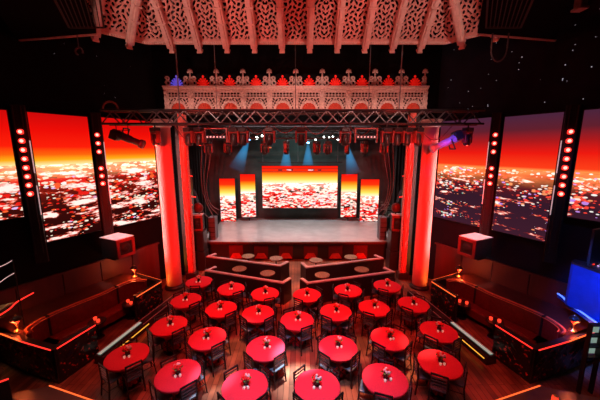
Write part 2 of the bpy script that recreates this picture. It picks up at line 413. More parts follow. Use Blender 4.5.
for i, x in enumerate((-7.4, -6.3, 6.4, 7.4)):
    nm = ['outermost dark curtain leg in the left stage wing', 'dark curtain leg in the left stage wing beside the narrow screen', 'dark curtain leg in the right stage wing beside the narrow screen', 'outermost dark curtain leg in the right stage wing']
    b = MB(); b.grid(40, 2, lambda u, v: (x - .55 + 1.1 * u, 17.9 + (.07 * math.sin(u * 44) if i % 2 else .07 * math.sin(u * 36 + 1)) - .8 * (i in (0, 3)), .02 + 7.0 * v))
    tag(b.build('curtain', M['drape'], None, solid=.02, smooth=True), nm[i], 'curtain', 'dark curtain legs in the stage wings')

# ------------------------------------------------------------------ side wall screens
def on_wall(s, Y, d):           # d = metres inward of the wall plane
    return (s * (wx(Y) - d * .878), Y - d * .478)
ANG = math.atan2(1, K)          # direction of the wall
def wall_screen(s, Ya, Yb, z0, z1, label, u0):
    xa, ya = on_wall(s, Ya, .22); xb, yb = on_wall(s, Yb, .22)
    W = math.hypot(xa - xb, ya - yb)
    rz = math.atan2(yb - ya, xb - xa) if s < 0 else math.atan2(ya - yb, xa - xb)
    return screen('wall_screen', label, (xa + xb) / 2, (ya + yb) / 2, rz, z0, W, z1 - z0, 'scrL' if s < 0 else 'scrR', u0, 0 if z0 < 3.5 else z0 - 3.0, 'tall sunset city screens on the side walls')
for s, sd in ((-1, 'left'), (1, 'right')):
    wall_screen(s, 6.6, 8.62, 3.9, 6.95, 'shorter sunset city screen nearest the camera on the %s wall' % sd, 0)
    wall_screen(s, 9.02, 10.42, 2.98, 6.95, 'tall sunset city screen between the two red lamp posts on the %s wall' % sd, 2.8)
    wall_screen(s, 10.82, 12.55, 2.98, 6.98, 'tall sunset city screen beside the tall %s column' % sd, 5.0)
    # red lamp posts
    for Y, zs, nm in ((8.82, [6.37 - i * .258 for i in range(8)], 'eight'), (10.62, [6.36, 6.07, 5.78, 5.2, 4.93, 4.66], 'six')):
        x, y = on_wall(s, Y, .28)
        t = thing('lamp_post', 'black post with a column of %s glowing red lamps on the %s wall' % (nm, sd), 'light post', (x, y, 2.4), s * -.5, 'red lamp posts between the wall screens')
        MB().box((0, .05, 2.35), (.30, .12, 4.75)).build('post', M['black'], t)
        b = MB()
        b.box((s * -.165, -.03, 2.3 + .95), (.02, .03, .95)); b.box((s * -.165, -.03, 2.3 - .35), (.02, .03, .9))
        b.build('light_strip', M['ledwhite'], t)  # glowing bars paint the lit edges beside the post
        b = MB(); b.seg((-.09, -.08, .3), (-.09, -.08, 4.7), .012); b.seg((.09, -.08, .3), (.09, -.08, 4.7), .012)
        b.build('rail', M['truss'], t)
        for z in zs:
            h = MB().seg((0, -.01, z - 2.4), (0, -.10, z - 2.4), .075, 14).build('lamp_housing', M['ledred'], t)
            MB().ball((0, -.10, z - 2.4), .048, 10, (1, .4, 1)).build('lamp_bulb', M['lampred'], h)

# ------------------------------------------------------------------ columns, pilasters, frieze
for s, sd in ((-1, 'left'), (1, 'right')):
    t = thing('column', 'tall smooth round column glowing red on the %s side of the stage' % sd, 'column', (s * 5.28, 11.82, 0))
    MB().lathe([(.315, .12), (.31, .2), (.30, 3.5), (.29, 6.7)], 48).build('shaft', M['column'], t, smooth=True)
    MB().lathe([(.40, 0), (.40, .08), (.36, .12), (.33, .16)], 32).build('base', M['darkwood'], t)
    MB().lathe([(.29, 6.7), (.34, 6.74), (.34, 6.8), (.40, 6.9), (.40, 7.0)], 32).build('capital', M['carved'], t)
    def prof(u, v):
        U = (u - .5); V = v * 7.35
        c = .028 * math.sin(V * 9.0 + 6 * abs(U)) * math.cos(U * 16) + .02 * math.cos(V * 22) * math.sin(abs(U) * 24)
        e = 0.05 if abs(U) > .41 else 0
        return (U * .24, -.06 - c - e, V)
    p = thing('pilaster', 'narrow carved red pilaster beside the %s column' % sd, 'pilaster', (s * 4.85, 12.72, 0), 0, 'carved pilasters')
    MB().box((0, .1, 3.675), (.24, .25, 7.35)).build('core', M['carvedred'], p)
    MB().grid(14, 260, prof).build('carving', M['carvedred'], p, smooth=True)
    MB().box((0, .02, .14), (.46, .42, .28)).build('plinth', M['darkwood'], p, bevel=.01)
    MB().box((s * .28, .26, 3.7), (.26, .1, 7.3)).build('side_panel', M['darkwood'], p)

def orn(u, v, k=0):
    """interlaced foliage height, -1..1"""
    a = abs(u)
    return math.sin(15 * a + 1.6 * math.sin(10 * v + k)) * math.cos(13 * v - 1.3 * math.sin(14 * a + k * 2))
fz = thing('proscenium_frieze', 'carved cream plaster frieze of ten arched bays with red shells, above the stage', 'frieze', (0, 12.6, 7.29))
BW = 1.078; X00 = -5.432
MB().box((-.04, .20, .55), (10.7, .22, 1.1)).build('backing', mat('shadowed_brown_plaster', (.05, .018, .014), .9), fz)  # dark backing paints in the shade of the carving's hollows
def bay(u, v):
    U = (u - .5) * .92; V = v * .86
    r = math.hypot(U, V - .12)
    return (U, -.03 if .30 < r < .37 else 0, V)
def bay_keep(u, v):
    U = (u - .5) * .92; V = v * .86; a = abs(U)
    r = math.hypot(U, max(0, V - .12))
    if r < .30: return False
    if r < .37: return True
    if a > .43 or V > .83 or .60 < V < .64: return True
    if V > .64: return abs(math.sin(24 * U) * math.sin(29 * (V - .61)) ) < .30
    f_ = math.sin(25 * a + .6 + 1.2 * math.sin(14 * V)) * math.sin(26 * V + 1.2 * math.cos(22 * a))
    return abs(f_) < .30
me_bay = None
for i in range(10):
    cx = X00 + BW * (i + .5)
    if i == 0:
        o = MB().grid(60, 56, bay, bay_keep).build('frieze_panel', M['carved'], fz, solid=.04); P0 = o
        a = MB(); 
        for q0 in range(1):
            n = 16; vs = [a.b.verts.new((.31 * math.cos(PI * k / n), .07, .12 + .31 * math.sin(PI * k / n))) for k in range(n + 1)]
            a.b.faces.new(vs)
        # ribbed shell inside the arch
        for k in range(1, 8):
            an = PI * k / 8; a.seg((0.03 * math.cos(an), .05, .12 + .03 * math.sin(an)), (.26 * math.cos(an), .03, .12 + .26 * math.sin(an)), .012, 6, .035)
        A0 = a.build('arch_recess', M['archred'], fz)
        s_ = MB()
        for k in range(0, 9):
            an = PI * (k + .0) / 8; s_.seg((0, 0, .02), (.25 * math.cos(an), -.02, .02 + .31 * math.sin(an)), .02, 6, .036)
        s_.ball((0, -.04, .10), .10, 12, (1.2, .6, .9)); s_.ball((0, 0, .39), .05, 8)
        S0 = s_.build('shell', M['shellred'], fz, smooth=True)
        c = MB()
        s2 = MB()
        for sg in (-1, 1):
            c = MB() if sg > 0 else s2
            for (ox, oz, r0) in ((.36, .12, .11), (.37, .30, .085)):
                pts = [(sg * (ox + (r0 - .02 * t / 3) * math.cos(t)), -.02, oz + (r0 - .02 * t / 3) * math.sin(t)) for t in [k * .7 for k in range(11)]]
                c.tube(pts, .036, 5)
        C0 = c.build('scroll', M['carved'], fz, smooth=True); C1 = s2.build('scroll', M['carved'], fz, smooth=True)
        objs = (P0, A0, S0, C0, C1)
    else:
        objs = []
        for src in (P0, A0, S0, C0, C1):
            d = src.copy(); COL.objects.link(d); objs.append(d)
    for o, (yy, zz) in zip(objs, ((0, .05), (0, .05), (0, 1.10), (0, 1.10), (0, 1.10))): o.location = (cx, yy, zz)
    if i == 0:
        objs[2].data = objs[2].data.copy() if False else objs[2].data
# blue shell at the left end
blue = [o for o in fz.children if o.name.startswith('shell')]
bl = min(blue, key=lambda o: o.location.x); bl.data = bl.data.copy(); bl.data.materials[0] = M['shellblue']; bl['label'] = 'blue lit shell'
def pil(u, v):
    U = (u - .5) * .2; V = v * .86
    return (U, -.07 - .03 * math.sin(V * 30) * math.cos(U * 40) - (.02 if V > .78 or V < .08 else 0), V)
for i in range(11):
    if i == 0:
        q0 = MB().grid(8, 40, pil).build('frieze_pilaster', M['carved'], fz); f = MB()
        f.lathe([(.07, 0), (.09, .05), (.05, .10), (.085, .18), (.085, .28), (.04, .33), (.06, .38), (.0, .42)], 12)
        for an in range(5):
            t = PI * (an / 4); f.seg((0, 0, .56), (.11 * math.cos(t), 0, .56 + .13 * math.sin(t)), .015, 6, .04)
        f.seg((0, 0, .38), (0, 0, .58), .03, 8)
        f0 = f.build('finial', M['carved'], fz, smooth=True); a, b_ = q0, f0
    else:
        a = q0.copy(); COL.objects.link(a); b_ = None
        if i < 10: b_ = f0.copy(); COL.objects.link(b_)
    a.location = (max(-5.33, min(5.25, X00 + BW * i)), .0, .05)
    if b_: b_.location = (X00 + BW * i, .05, 1.10)
f0.location = (X00 + BW * 10 - .12, .05, 1.10)
def corn(u, v):
    U = (u - .5) * 10.78 - .04; prof = [(.0, 0), (-.06, .04), (-.06, .10), (-.13, .13), (-.14, .2)]
    k = v * 4; j = min(3, int(k)); f_ = k - j
    y = prof[j][0] * (1 - f_) + prof[j + 1][0] * f_; z = prof[j][1] * (1 - f_) + prof[j + 1][1] * f_
    return (U, y - .02 * (math.sin(U * 42) > 0) * (j in (1,)), z + .88)
MB().grid(500, 8, corn).build('cornice', M['carved'], fz)
MB().box((-.04, .06, 1.08), (10.82, .42, .05)).build('cap_slab', M['carved'], fz)

# ------------------------------------------------------------------ canopy (hipped pierced plaster ceiling)
cn = thing('plaster_canopy', 'pierced cream plaster canopy with carved ribs hanging over the hall', 'canopy', (0, 10, 9.18))
UP = Vector((0, -.668, .744))           # up the slope
def lattice_panel(w, h, k, taper=None):
    nx = 40; ny = int(h / w * nx * .62)
    def keep(u, v):
        U = (u - .5) * w; V = v * h
        if taper and not taper(U, V): return False
        if abs(U) > w / 2 - .05 or V < .14: return True
        if k % 2: f_ = math.sin(25 * abs(U) + .8 + 1.1 * math.sin(11 * V)) * math.sin(23 * V + 1.1 * math.cos(19 * U))
        else: f_ = math.sin(23 * U + 1.3 * math.sin(9 * V + 1)) * math.cos(22 * V + 1.2 * math.sin(17 * U + k))
        return abs(f_) < .36
    def pos(u, v): return (w * (u - .5), .0, h * v)
    return MB().grid(nx, ny, pos, keep)
def place_slope(o, base, edge, up):
    """local x along edge, local z up the slope"""
    e = Vector(edge).normalized(); u = Vector(up).normalized(); n = u.cross(e).normalized()
    m = Matrix((e, n, u)).transposed().to_4x4(); m.translation = Vector(base)
    o.matrix_local = m
RIBX = [-3.96 + i * .88 for i in range(10)]
H_ = 2.9
def rib_mb():
    b = MB()
    b.box((0, -.08, H_ / 2 - .05), (.20, .20, H_ + .1)); b.box((0, -.20, H_ / 2), (.10, .06, H_))
    for z in (.62, 1.05, 1.6, 2.2): b.box((0, -.12, z), (.24, .26, .05))
    b.box((0, -.06, -.14), (.13, .16, .22)); b.box((0, -.07, -.22), (.17, .2, .05))
    return b
rib0 = rib_mb().build('rib', M['carvedlight'], cn, bevel=.012)
place_slope(rib0, (RIBX[0], 0, 0), (1, 0, 0), UP)
for x in RIBX[1:]:
    r = rib0.copy(); COL.objects.link(r); place_slope(r, (x, 0, 0), (1, 0, 0), UP)
protos = []
for k in range(2):
    o = lattice_panel(.86, H_, k).build('lattice_panel', M['lattice'], cn, solid=.05); protos.append(o)
    place_slope(o, (RIBX[k] + .44, .05, 0), (1, 0, 0), UP)
for i in range(2, 9):
    r = protos[i % 2].copy(); COL.objects.link(r); place_slope(r, (RIBX[i] + .44, .05, 0), (1, 0, 0), UP)
rope = MB()
def ropeseg(a, b):
    a = Vector(a); b = Vector(b); n = int((b - a).length / .07)
    rope.bar(a, b, .07, .07)
    for i in range(n):
        p = a.lerp(b, (i + .5) / n); rope.ball(p + Vector((0, -.04, -.02)), .036, 6)
XC = 4.72
ropeseg((-XC, 0, .0), (XC, 0, .0))
for s in (-1, 1):
    # triangular end of the front slope, out to the hip
    tp = (lambda U, V, s=s: (s * U + .38) < .76 - V * .668 * .414)
    o = lattice_panel(.76, 1.9, 1, tp).build('lattice_panel', M['lattice'], cn, solid=.05)
    place_slope(o, (s * (3.96 + .38), .05, 0), (1, 0, 0), UP)
    # 45 degree corner slope
    e = Vector((s * .68, -.733, 0)); up = Vector((-s * .733 * .668, -.68 * .668, .744))
    st_ = Vector((s * XC, 0, 0))
    ropeseg(st_, st_ + e * 1.75)
    for k in range(3):
        d = .50 + k * .88
        if k < 2:
            r = rib0.copy(); COL.objects.link(r); place_slope(r, st_ + e * d, e * s, up)
        ww = .86 if k else .46
        c = d - .44 if k else .23
        tp2 = (lambda U, V, s=s: (s * U + .23) > V * .668 * .414) if k == 0 else None
        o = lattice_panel(ww, H_ if k else 1.5, k + 1, tp2).build('lattice_panel', M['lattice'], cn, solid=.05)
        place_slope(o, st_ + e * c + Vector((0, .03, 0)), e * s, up)
rope.build('rope_moulding', M['carvedlight'], cn)
# small carved bracket at the upper right
b = MB(); b.box((0, 0, .1), (.16, .2, .3)); b.box((0, 0, -.07), (.22, .26, .06)); b.box((0, 0, .27), (.28, .3, .06)); b.seg((0, 0, .3), (0, 0, 2.0), .02)
tag(b.build('plaster_bracket', M['carvedlight'], None, loc=(6.82, 7.69, 9.25), bevel=.01), 'small cream plaster bracket by the right black ceiling panel', 'bracket')
# black hanging ceiling panels
for s, sd in ((-1, 'left'), (1, 'right')):
    t = thing('ceiling_panel', 'black hanging ceiling panel with a pale lower edge at the upper %s' % sd, 'ceiling panel', (s * 6.5, 8, 9.0), 0, 'black hanging ceiling panels')
    P = [(-8.12 if s < 0 else -7.55, 9.19), (-5.46 if s < 0 else -5.0, 8.72), (-4.4 if s < 0 else -3.99, 6.8), (-3.3, 4.9), (-5.0, 5.1), (-6.6 if s < 0 else -6.0, 7.1)]
    P = [((x + 6.5) * (-s), y - 8) for x, y in P] 
    if s > 0: P = [(x - .15 * 0, y) for x, y in P]
    MB().prism(P if s < 0 else P[::-1], 0, .12).build('panel', M['ceil'], t)
    b = MB(); b.bar((P[0][0], P[0][1], -.015), (P[1][0], P[1][1], -.015), .05, .05)
    b.build('edge_trim', mat('pale_edge_trim', (.75, .5, .45), .4) if s < 0 else bpy.data.materials['pale_edge_trim'], t)
    b = MB()
    G = [Vector((s * gx - s * 6.5, gy - 8, -.02)) for gx, gy in ((4.95, 8.25), (5.85, 8.25), (5.0, 6.75), (4.05, 6.75))]
    for k in range(1, 9): b.bar(G[0].lerp(G[1], k / 9), G[3].lerp(G[2], k / 9), .02, .015)
    for k in range(4): b.bar(G[k], G[(k + 1) % 4], .04, .03)
    b.build('louvre_grille', mat('dim_red_brown_metal', (.025, .012, .010), .7) if s < 0 else bpy.data.materials['dim_red_brown_metal'], t)
    b = MB()
    for (x, y) in (P[0], P[1], P[4]): b.seg((x * .97, y * .97, .1), (x * .97, y * .97, 2.7), .015)
    b.build('hanger', M['steel'], t)
b = MB(); b.tube([(.10 * math.cos(t), 0, .10 * math.sin(t)) for t in [k * .6 - .5 for k in range(9)]], .022); b.seg((0, 0, .1), (0, 0, .42), .012)
tag(b.build('hanging_hook', M['alu'], None, loc=(-6.0, 8.72, 8.55)), 'small steel hook hanging under the left black ceiling panel', 'hook')
b = MB(); b.tube([(-.22 + .0 * k, 0, .0) if k == 0 else (-.22 * math.cos(PI * k / 10), 0, -.35 * math.sin(PI * k / 10) - .1) for k in range(11)], .02); b.seg((-.22, 0, -.1), (-.22, 0, .3), .02); b.seg((.22, 0, -.1), (.22, 0, .3), .02)
tag(b.build('cable_loop', M['alu'], None, loc=(5.62, 8.68, 8.72)), 'pale loop of cable hanging under the right black ceiling panel', 'cable')

# ------------------------------------------------------------------ trusses
def truss(name, label, X0, X1, Y, z0, z1, dep, step, chord_m, brace_m, r=.03, group='lighting trusses over the stage'):
    t = thing(name, label, 'truss', ((X0 + X1) / 2, Y, z0), 0, group)
    L = (X1 - X0) / 2; h = z1 - z0
    for y in (-dep / 2, dep / 2):
        for z in (0, h): MB().seg((-L, y, z), (L, y, z), r, 8).build('chord', chord_m, t)
    n = int(2 * L / step)
    br = MB().seg((0, 0, .01), (step, 0, h - .01), r * .6, 6).build('brace', brace_m, t)
    br2 = MB().seg((0, 0, h - .01), (step, 0, .01), r * .6, 6).build('brace', brace_m, t)
    cr = MB().seg((0, -dep / 2, 0), (0, dep / 2, 0), r * .6, 6).build('cross_tube', chord_m, t)
    for i in range(n):
        for y in (-dep / 2, dep / 2):
            if i == 0 and y < 0: o = br; o.location = (-L, y, 0); continue
            if i == 1 and y < 0: o = br2; o.location = (-L + step, y, 0); continue
            o = (br if (i + (y > 0)) % 2 == 0 else br2).copy(); COL.objects.link(o); o.location = (-L + i * step, y, 0)
        if i % 2 == 0:
            o = cr if i == 0 else cr.copy()
            if i: COL.objects.link(o)
            o.location = (-L + i * step, 0, h)
    return t
truss('lighting_truss', 'long front box truss spanning the hall between the wall screens', -6.56, 6.34, 10.4, 6.717, 7.163, .40, .40, M['truss'], M['alu'], .038)
truss('lighting_truss', 'rear box truss just behind the columns, half hidden by the front truss', -4.5, 4.5, 13.9, 6.35, 6.75, .35, .42, M['truss'], M['truss'])
truss('lighting_truss', 'upstage truss carrying the blue beam lights over the stage', -4.9, 4.9, 17.0, 6.75, 7.1, .3, .42, M['truss'], M['truss'], .025)
b = MB(); 
for (cx, r) in ((-6.25, .26),):
    b.tube([(cx + r * math.cos(t), 10.25, 7.19 + r * math.sin(t)) for t in [k * .4 for k in range(9)]], .03)
tag(b.build('cable_coil', mat('rust_cable', (.3, .10, .08), .5)), 'arched rust coloured cable looped on the left end of the front truss', 'cable')
for px_, Y, lab in ((-3.9, 10.2, 'leftmost'), (-2.65, 10.2, 'second from left'), (-.02, 10.2, 'middle'), (2.42, 10.2, 'second from right'), (3.45, 10.2, 'rightmost')):
    tag(MB().seg((px_, Y, 7.16), (px_, Y, 11.6), .022 if 'most' in lab else .012, 6).build('suspension_rod', M['steel' if lab != 'middle' else 'black']), '%s of the thin rods the front truss hangs from' % lab, 'rod', 'rods the front truss hangs from')

# ------------------------------------------------------------------ light fixtures
def moving_head(name='moving_head_light'):
    t = thing(name, 'x', 'stage light')
    MB().box((0, 0, -.10), (.30, .24, .14)).build('base', M['fixture'], t, bevel=.02)
    MB().seg((0, 0, -.03), (0, 0, .12), .025).build('clamp', M['truss'], t)
    b = MB()
    for s in (-1, 1): b.box((s * .17, 0, -.34), (.055, .14, .40))
    b.box((0, 0, -.19), (.38, .15, .05)); b.build('yoke', M['fixarm'], t, bevel=.015)
    h = MB().lathe([(.06, .17), (.10, .14), (.115, 0), (.12, -.16), (.10, -.20)], 16, (0, 0, -.42)).build('head', M['fixture'], t, smooth=True)
    MB().lathe([(.085, -.205), (.085, -.215)], 16, (0, 0, -.42)).build('lens', M['lens'], h)
    return t
MH = Rep(moving_head())
MHG = 'moving head lights hung under the trusses'
def near_ord(i): return ['leftmost', 'second from left', 'third from left', 'fourth from left', 'fifth from left', 'sixth from left', 'seventh from left', 'eighth from left', 'ninth from left', 'tenth from left', 'eleventh from left', 'twelfth from left', 'thirteenth from left', 'fourteenth from left', 'fifteenth from left', 'sixteenth from left'][i]
fx = [-5.17, -3.95, -3.55, -2.28, -1.96, -.99, .17, 1.78, 3.3, 3.68, 4.05, 4.46]
for i, x in enumerate(fx):
    MH.put((.13 + (x - .13) * .9286, 10.2, 6.62), (i * 1.3) % 1.2 - .6, 'black moving head light, %s in the row under the front truss' % near_ord(i), MHG)
for i, x in enumerate((-4.1, -3.2, -1.5, -.5, .9, 1.4, 2.3, 3.1, 4.0)):
    MH.put((x, 13.725, 6.25), (i * .9) % 1.4, 'dark moving head light, %s in the row under the rear truss' % near_ord(i), MHG)
o = MH.put((5.83, 10.2, 6.62), .5, 'dark moving head light at the far right end of the front truss', MHG)
# LED bar frames
def barframe():
    t = thing('led_bar_frame', 'x', 'stage light')
    b = MB()
    for s in (-1, 1): b.box((s * .37, 0, -.3), (.05, .06, .5))
    b.box((0, 0, -.08), (.78, .06, .04)); b.build('frame', M['fixarm'], t)
    MB().box((0, 0, -.36), (.70, .1, .10)).build('bar', M['fixture'], t)
    for k in range(6): MB().seg((-.28 + k * .112, -.05, -.36), (-.28 + k * .112, -.07, -.36), .028, 8).build('cell', M['ledwhite'], t)
    return t
BF = Rep(barframe())
BF.put((-2.73, 10.2, 6.64), 0, 'framed bar of small lamps under the left half of the front truss', 'framed lamp bars')
BF.put((2.38, 10.2, 6.64), 0, 'framed bar of small lamps under the right half of the front truss', 'framed lamp bars')
# follow spots at the truss ends
def profile_spot(name, label, loc, rot, m):
    t = thing(name, label, 'stage light', loc)
    t.rotation_euler = rot
    MB().lathe([(.09, -.46), (.14, -.42), (.15, -.12), (.13, -.08), (.13, .20), (.11, .24), (.11, .52), (.15, .55), (.15, .66)], 16, m=Matrix.Rotation(PI / 2, 4, 'Y')).build('body', m, t, smooth=True)
    b = MB(); b.box((-.02, .17, .12), (.04, .02, .36)); b.box((-.02, -.17, .12), (.04, .02, .36)); b.box((-.02, 0, .30), (.05, .36, .03)); b.build('yoke', M['fixture'], t)
    b = MB(); b.box((-.32, 0, -.06), (.26, .3, .3)); b.build('lamp_housing', M['fixture'], t, bevel=.03)
    return t
profile_spot('follow_spot', 'long dark red spotlight angled under the left end of the front truss', (-5.84, 10.2, 6.27), (0, math.radians(22), 0), mat('dark_red_spot_body', (.07, .015, .015), .4))
profile_spot('follow_spot', 'blue lit spotlight tilted under the right end of the front truss', (5.22, 10.2, 6.14), (0, math.radians(155), 0), M['bluedark'])
b = MB()
for x in (-6.1, -5.7): b.seg((x, 10.2, 6.35), (x, 10.2, 6.70), .014)
b.bar((-6.15, 10.2, 6.5), (-5.65, 10.2, 6.5), .02, .02)
tag(b.build('hanging_bracket', M['truss']), 'thin drop bracket holding the long dark red spotlight', 'bracket')
# pipe clutter: cable swags under the front truss
for i, (xa, xb, d) in enumerate(((-4.6, -3.7, .5), (-3.4, -2.5, .35), (-1.9, -1.1, .3), (-.9, 0, .25), (.3, 1.2, .3), (2.0, 2.9, .35), (3.1, 4.4, .3), (4.6, 5.9, .5))):
    pts = [(.13 + (xa + (xb - xa) * k / 8 - .13) * .9286, 10.6, 6.69 - d * math.sin(PI * k / 8)) for k in range(9)]
    tag(MB().tube(pts, .014, 5).build('swag_cable', M['fixarm']), 'reddish cable drooping under the front truss, %s of eight' % near_ord(i), 'cable', 'cables drooping under the front truss')

def vol_mat(name, col, s, H):
    m = bpy.data.materials.new(name); m.use_nodes = True; nt = m.node_tree
    for n in list(nt.nodes): nt.nodes.remove(n)
    out = N(nt, 'ShaderNodeOutputMaterial'); em = N(nt, 'ShaderNodeEmission'); em.inputs[0].default_value = col + (1,)
    tc = N(nt, 'ShaderNodeTexCoord'); sp = N(nt, 'ShaderNodeSeparateXYZ'); nt.links.new(tc.outputs['Object'], sp.inputs[0])
    mr = N(nt, 'ShaderNodeMapRange'); mr.inputs[1].default_value = 0; mr.inputs[2].default_value = -H; mr.inputs[3].default_value = s; mr.inputs[4].default_value = s * .04
    mr.interpolation_type = 'SMOOTHERSTEP'
    nt.links.new(sp.outputs[2], mr.inputs[0]); nt.links.new(mr.outputs[0], em.inputs[1]); nt.links.new(em.outputs[0], out.inputs['Volume'])
    return m
VM = vol_mat('blue_lit_haze', (.04, .38, .80), 1.7, 1.9)  # beam cone glows by itself in place of haze catching light
for (x, z, dx, L_, lab) in ((-2.77, 6.42, -.85, 1.9, 'leftmost, tilted left'), (-.61, 6.2, -.08, 1.3, 'second from left'), (.59, 6.25, .0, 1.3, 'third from left'), (2.81, 6.15, .42, 1.75, 'rightmost, tilted right')):
    t = thing('beam_light', 'small stage light throwing a blue beam, %s of four' % lab, 'stage light', (x, 17, z), 0, 'blue beam lights over the stage')
    b = MB(); b.lathe([(.05, .16), (.11, .12), (.12, 0), (.11, -.04)], 14); b.build('head', M['fixture'], t, smooth=True)
    MB().seg((0, 0, .12), (0, 0, 6.78 - z), .02).build('stem', M['truss'], t)
    MB().ball((0, -.06, -.03), .085, 10, (1, 1, .6)).build('lens', M['lampblue'], t)
    bm_ = MB().lathe([(.06, -.06), (.42 * L_ / 1.3 * .8, -L_)], 24).build('light_beam', VM, t)
    bm_.rotation_euler = (0, math.atan2(-dx, L_), 0)
for i, (x, z, r) in enumerate(((-2.46, 6.51, .085), (-2.15, 6.63, .06), (1.09, 6.45, .075), (1.57, 6.57, .05), (1.87, 6.57, .05), (2.11, 6.6, .05), (2.42, 6.45, .08))):
    t = thing('stage_lamp', 'bright white lamp, %s of seven glowing above the stage screens' % near_ord(i), 'stage light', (x, 18, z), 0, 'white lamps above the stage')
    MB().seg((0, .02, 0), (0, .16, 0), r + .03, 12).build('housing', M['fixture'], t)
    MB().ball((0, -.02, 0), r, 10, (1, .5, 1)).build('bulb', M['lampwhite'], t)
    MB().seg((0, .1, r), (0, .1, 8.65 - z), .012).build('stem', M['truss'], t)
for x, sd in ((-1.99, 'left'), (1.95, 'right')):
    t = tag(MB().box((0, 0, 0), (.30, .05, .08)).build('exit_light', M['orangetag'], None, loc=(x, 20.52, 5.95), bevel=.01), 'small orange lit bar high on the stage back wall, %s one' % sd, 'light')

# ------------------------------------------------------------------ speakers & stage-side equipment
def speaker_box(name, label, loc, rz, W, D, H, group):
    t = thing(name, label, 'speaker', loc, rz, group)
    MB().box((0, 0, H / 2), (W, D, H)).build('cabinet', M['black'], t, bevel=.015)
    b = MB()
    for (x, z, w_, h_) in ((0, H - .06, W * .94, .10), (0, .06, W * .94, .10), (-W * .43, H / 2, .09, H * .9), (W * .43, H / 2, .09, H * .9)):
        b.box((x, -D / 2 - .015, z), (w_, .05, h_))
    b.build('baffle_rim', M['spkred'], t, bevel=.01)
    MB().box((0, 0, H + .008), (W * 1.02, D * 1.02, .02)).build('lid', M['spktop'], t)
    cnm = MB().lathe([(min(W, H) * .28, -.03), (min(W, H) * .26, .0), (.05, .05), (.0, .03)], 20, m=Matrix.Translation((0, -D / 2 - .012, H / 2)) @ Matrix.Rotation(PI / 2, 4, 'X')).build('woofer', M['cone'], t, smooth=True)
    return t
SPK = 'black wall speakers with red fronts'
for s, sd in ((-1, 'left'), (1, 'right')):
    x, y = on_wall(s, 10.55, .92)
    t = speaker_box('wall_speaker', 'square speaker with a pale top and red front on the %s wall' % sd, (x, y, 2.10), -s * 1.15, .66, .86, .68, SPK)
    b = MB(); b.box((0, .15, -.07), (.4, .5, .12)); b.bar((0, .2, -.1), (0, .80, -.1), .12, .1); b.build('bracket', M['black'], t)
    X = s * 4.85
    t = speaker_box('stage_speaker', 'red fronted speaker on a stack at the %s end of the stage' % sd, (s * 4.80, 13.75, 2.0), -s * .15, .52, .5, .76, 'speakers at the stage ends')
    t2 = thing('speaker_stack', 'tall black stack of cases under the %s stage speaker' % sd, 'equipment', (s * 4.80, 13.8, 0), 0, 'cases at the stage ends')
    MB().box((0, 0, .48), (.66, .6, .96)).build('lower_case', M['fixture'], t2, bevel=.02)
    MB().box((0, 0, 1.47), (.60, .55, .96)).build('upper_case', M['fixture'], t2, bevel=.02)
    MB().box((0, 0, 1.975), (.62, .58, .03)).build('shelf', M['truss'], t2)
    # round dark fan lamp above the speaker
    t3 = thing('round_floodlight', 'round dark red floodlight above the %s stage speaker' % sd, 'stage light', (s * 4.75, 13.8, 3.1), 0)
    MB().lathe([(.20, .12), (.24, 0), (.22, -.02), (.18, .03), (0, .06)], 20, m=Matrix.Rotation(PI / 2, 4, 'X')).build('head', mat('dark_red_flood', (.10, .015, .012), .4), t3, smooth=True)
    MB().seg((0, .05, -.22), (0, .05, -.34), .03).build('stem', M['truss'], t3)
    # side rack, cables
    t4 = thing('equipment_rack', 'grey equipment rack with sagging cables on the %s edge of the stage' % sd, 'equipment', (s * 4.62, 15.55, 1.0), 0)
    MB().box((0, 0, .62), (.36, .55, 1.24)).build('case', M['flight'], t4, bevel=.02)
    b = MB(); 
    for k in range(4): b.box((0, -.28, .18 + k * .26), (.34, .012, .03))
    b.build('shelf_lip', M['black'], t4)
    b = MB()
    for k in range(3):
        x0 = s * (.05 + k * .1)
        b.tube([(x0 + s * (.10 + .16 * j), -.2 + .1 * k, 1.24 + .09 * j * j + .05 * k) for j in range(5)], .022, 5)
    b.build('cable', M['flight'], t4)
for s, sd in ((-1, 'left'), (1, 'right')):
    for k in range(3):
        pts = smoothpts([(s * (4.55 - .16 * k), 14.3 + .3 * k, 6.4), (s * (4.75 - .2 * k), 14.6, 5.2), (s * (4.9 - .12 * k), 14.9, 4.0), (s * (4.75 - .1 * k), 15.1, 3.0), (s * (4.45 - .2 * k), 15.3, 2.2 + .2 * k)], 3)
        tag(MB().tube(pts, .022, 5).build('hanging_cable', M['flight']), 'grey cable curving down the %s stage wing, %s one' % (sd, ('outer', 'middle', 'inner')[k]), 'cable', 'grey cables in the stage wings')
# low rails down the sides of the stage floor
for s, sd in ((-1, 'left'), (1, 'right')):
    b = MB(); b.bar((s * 5.02, 15.1, 1.05), (s * 5.32, 18.4, 1.05), .10, .08)
    tag(b.build('stage_edge_lamp_bar', M['ledge']), 'pale low lamp bar along the %s edge of the stage floor' % sd, 'light bar')
b = MB()
for k in range(26):
    a = random.uniform(0, 6.28); r = random.uniform(.1, .5); z = random.uniform(.4, 1.5)
    b.ball((r * math.cos(a), r * math.sin(a) * .5, z), random.uniform(.04, .1), 6, (2.0, .4, .6))
b.seg((0, 0, 0), (0, 0, 1.2), .05)
tag(b.build('crumpled_plastic_sheet', mat('teal_plastic_sheet', (.18, .36, .34), .2), None, loc=(5.75, 18.6, 1.0)), 'teal shiny crumpled sheet standing right of the far right stage screen', 'sheet')
b = MB()
for k in range(5): b.box((0, 0, k * .22), (.5, .02, .03))
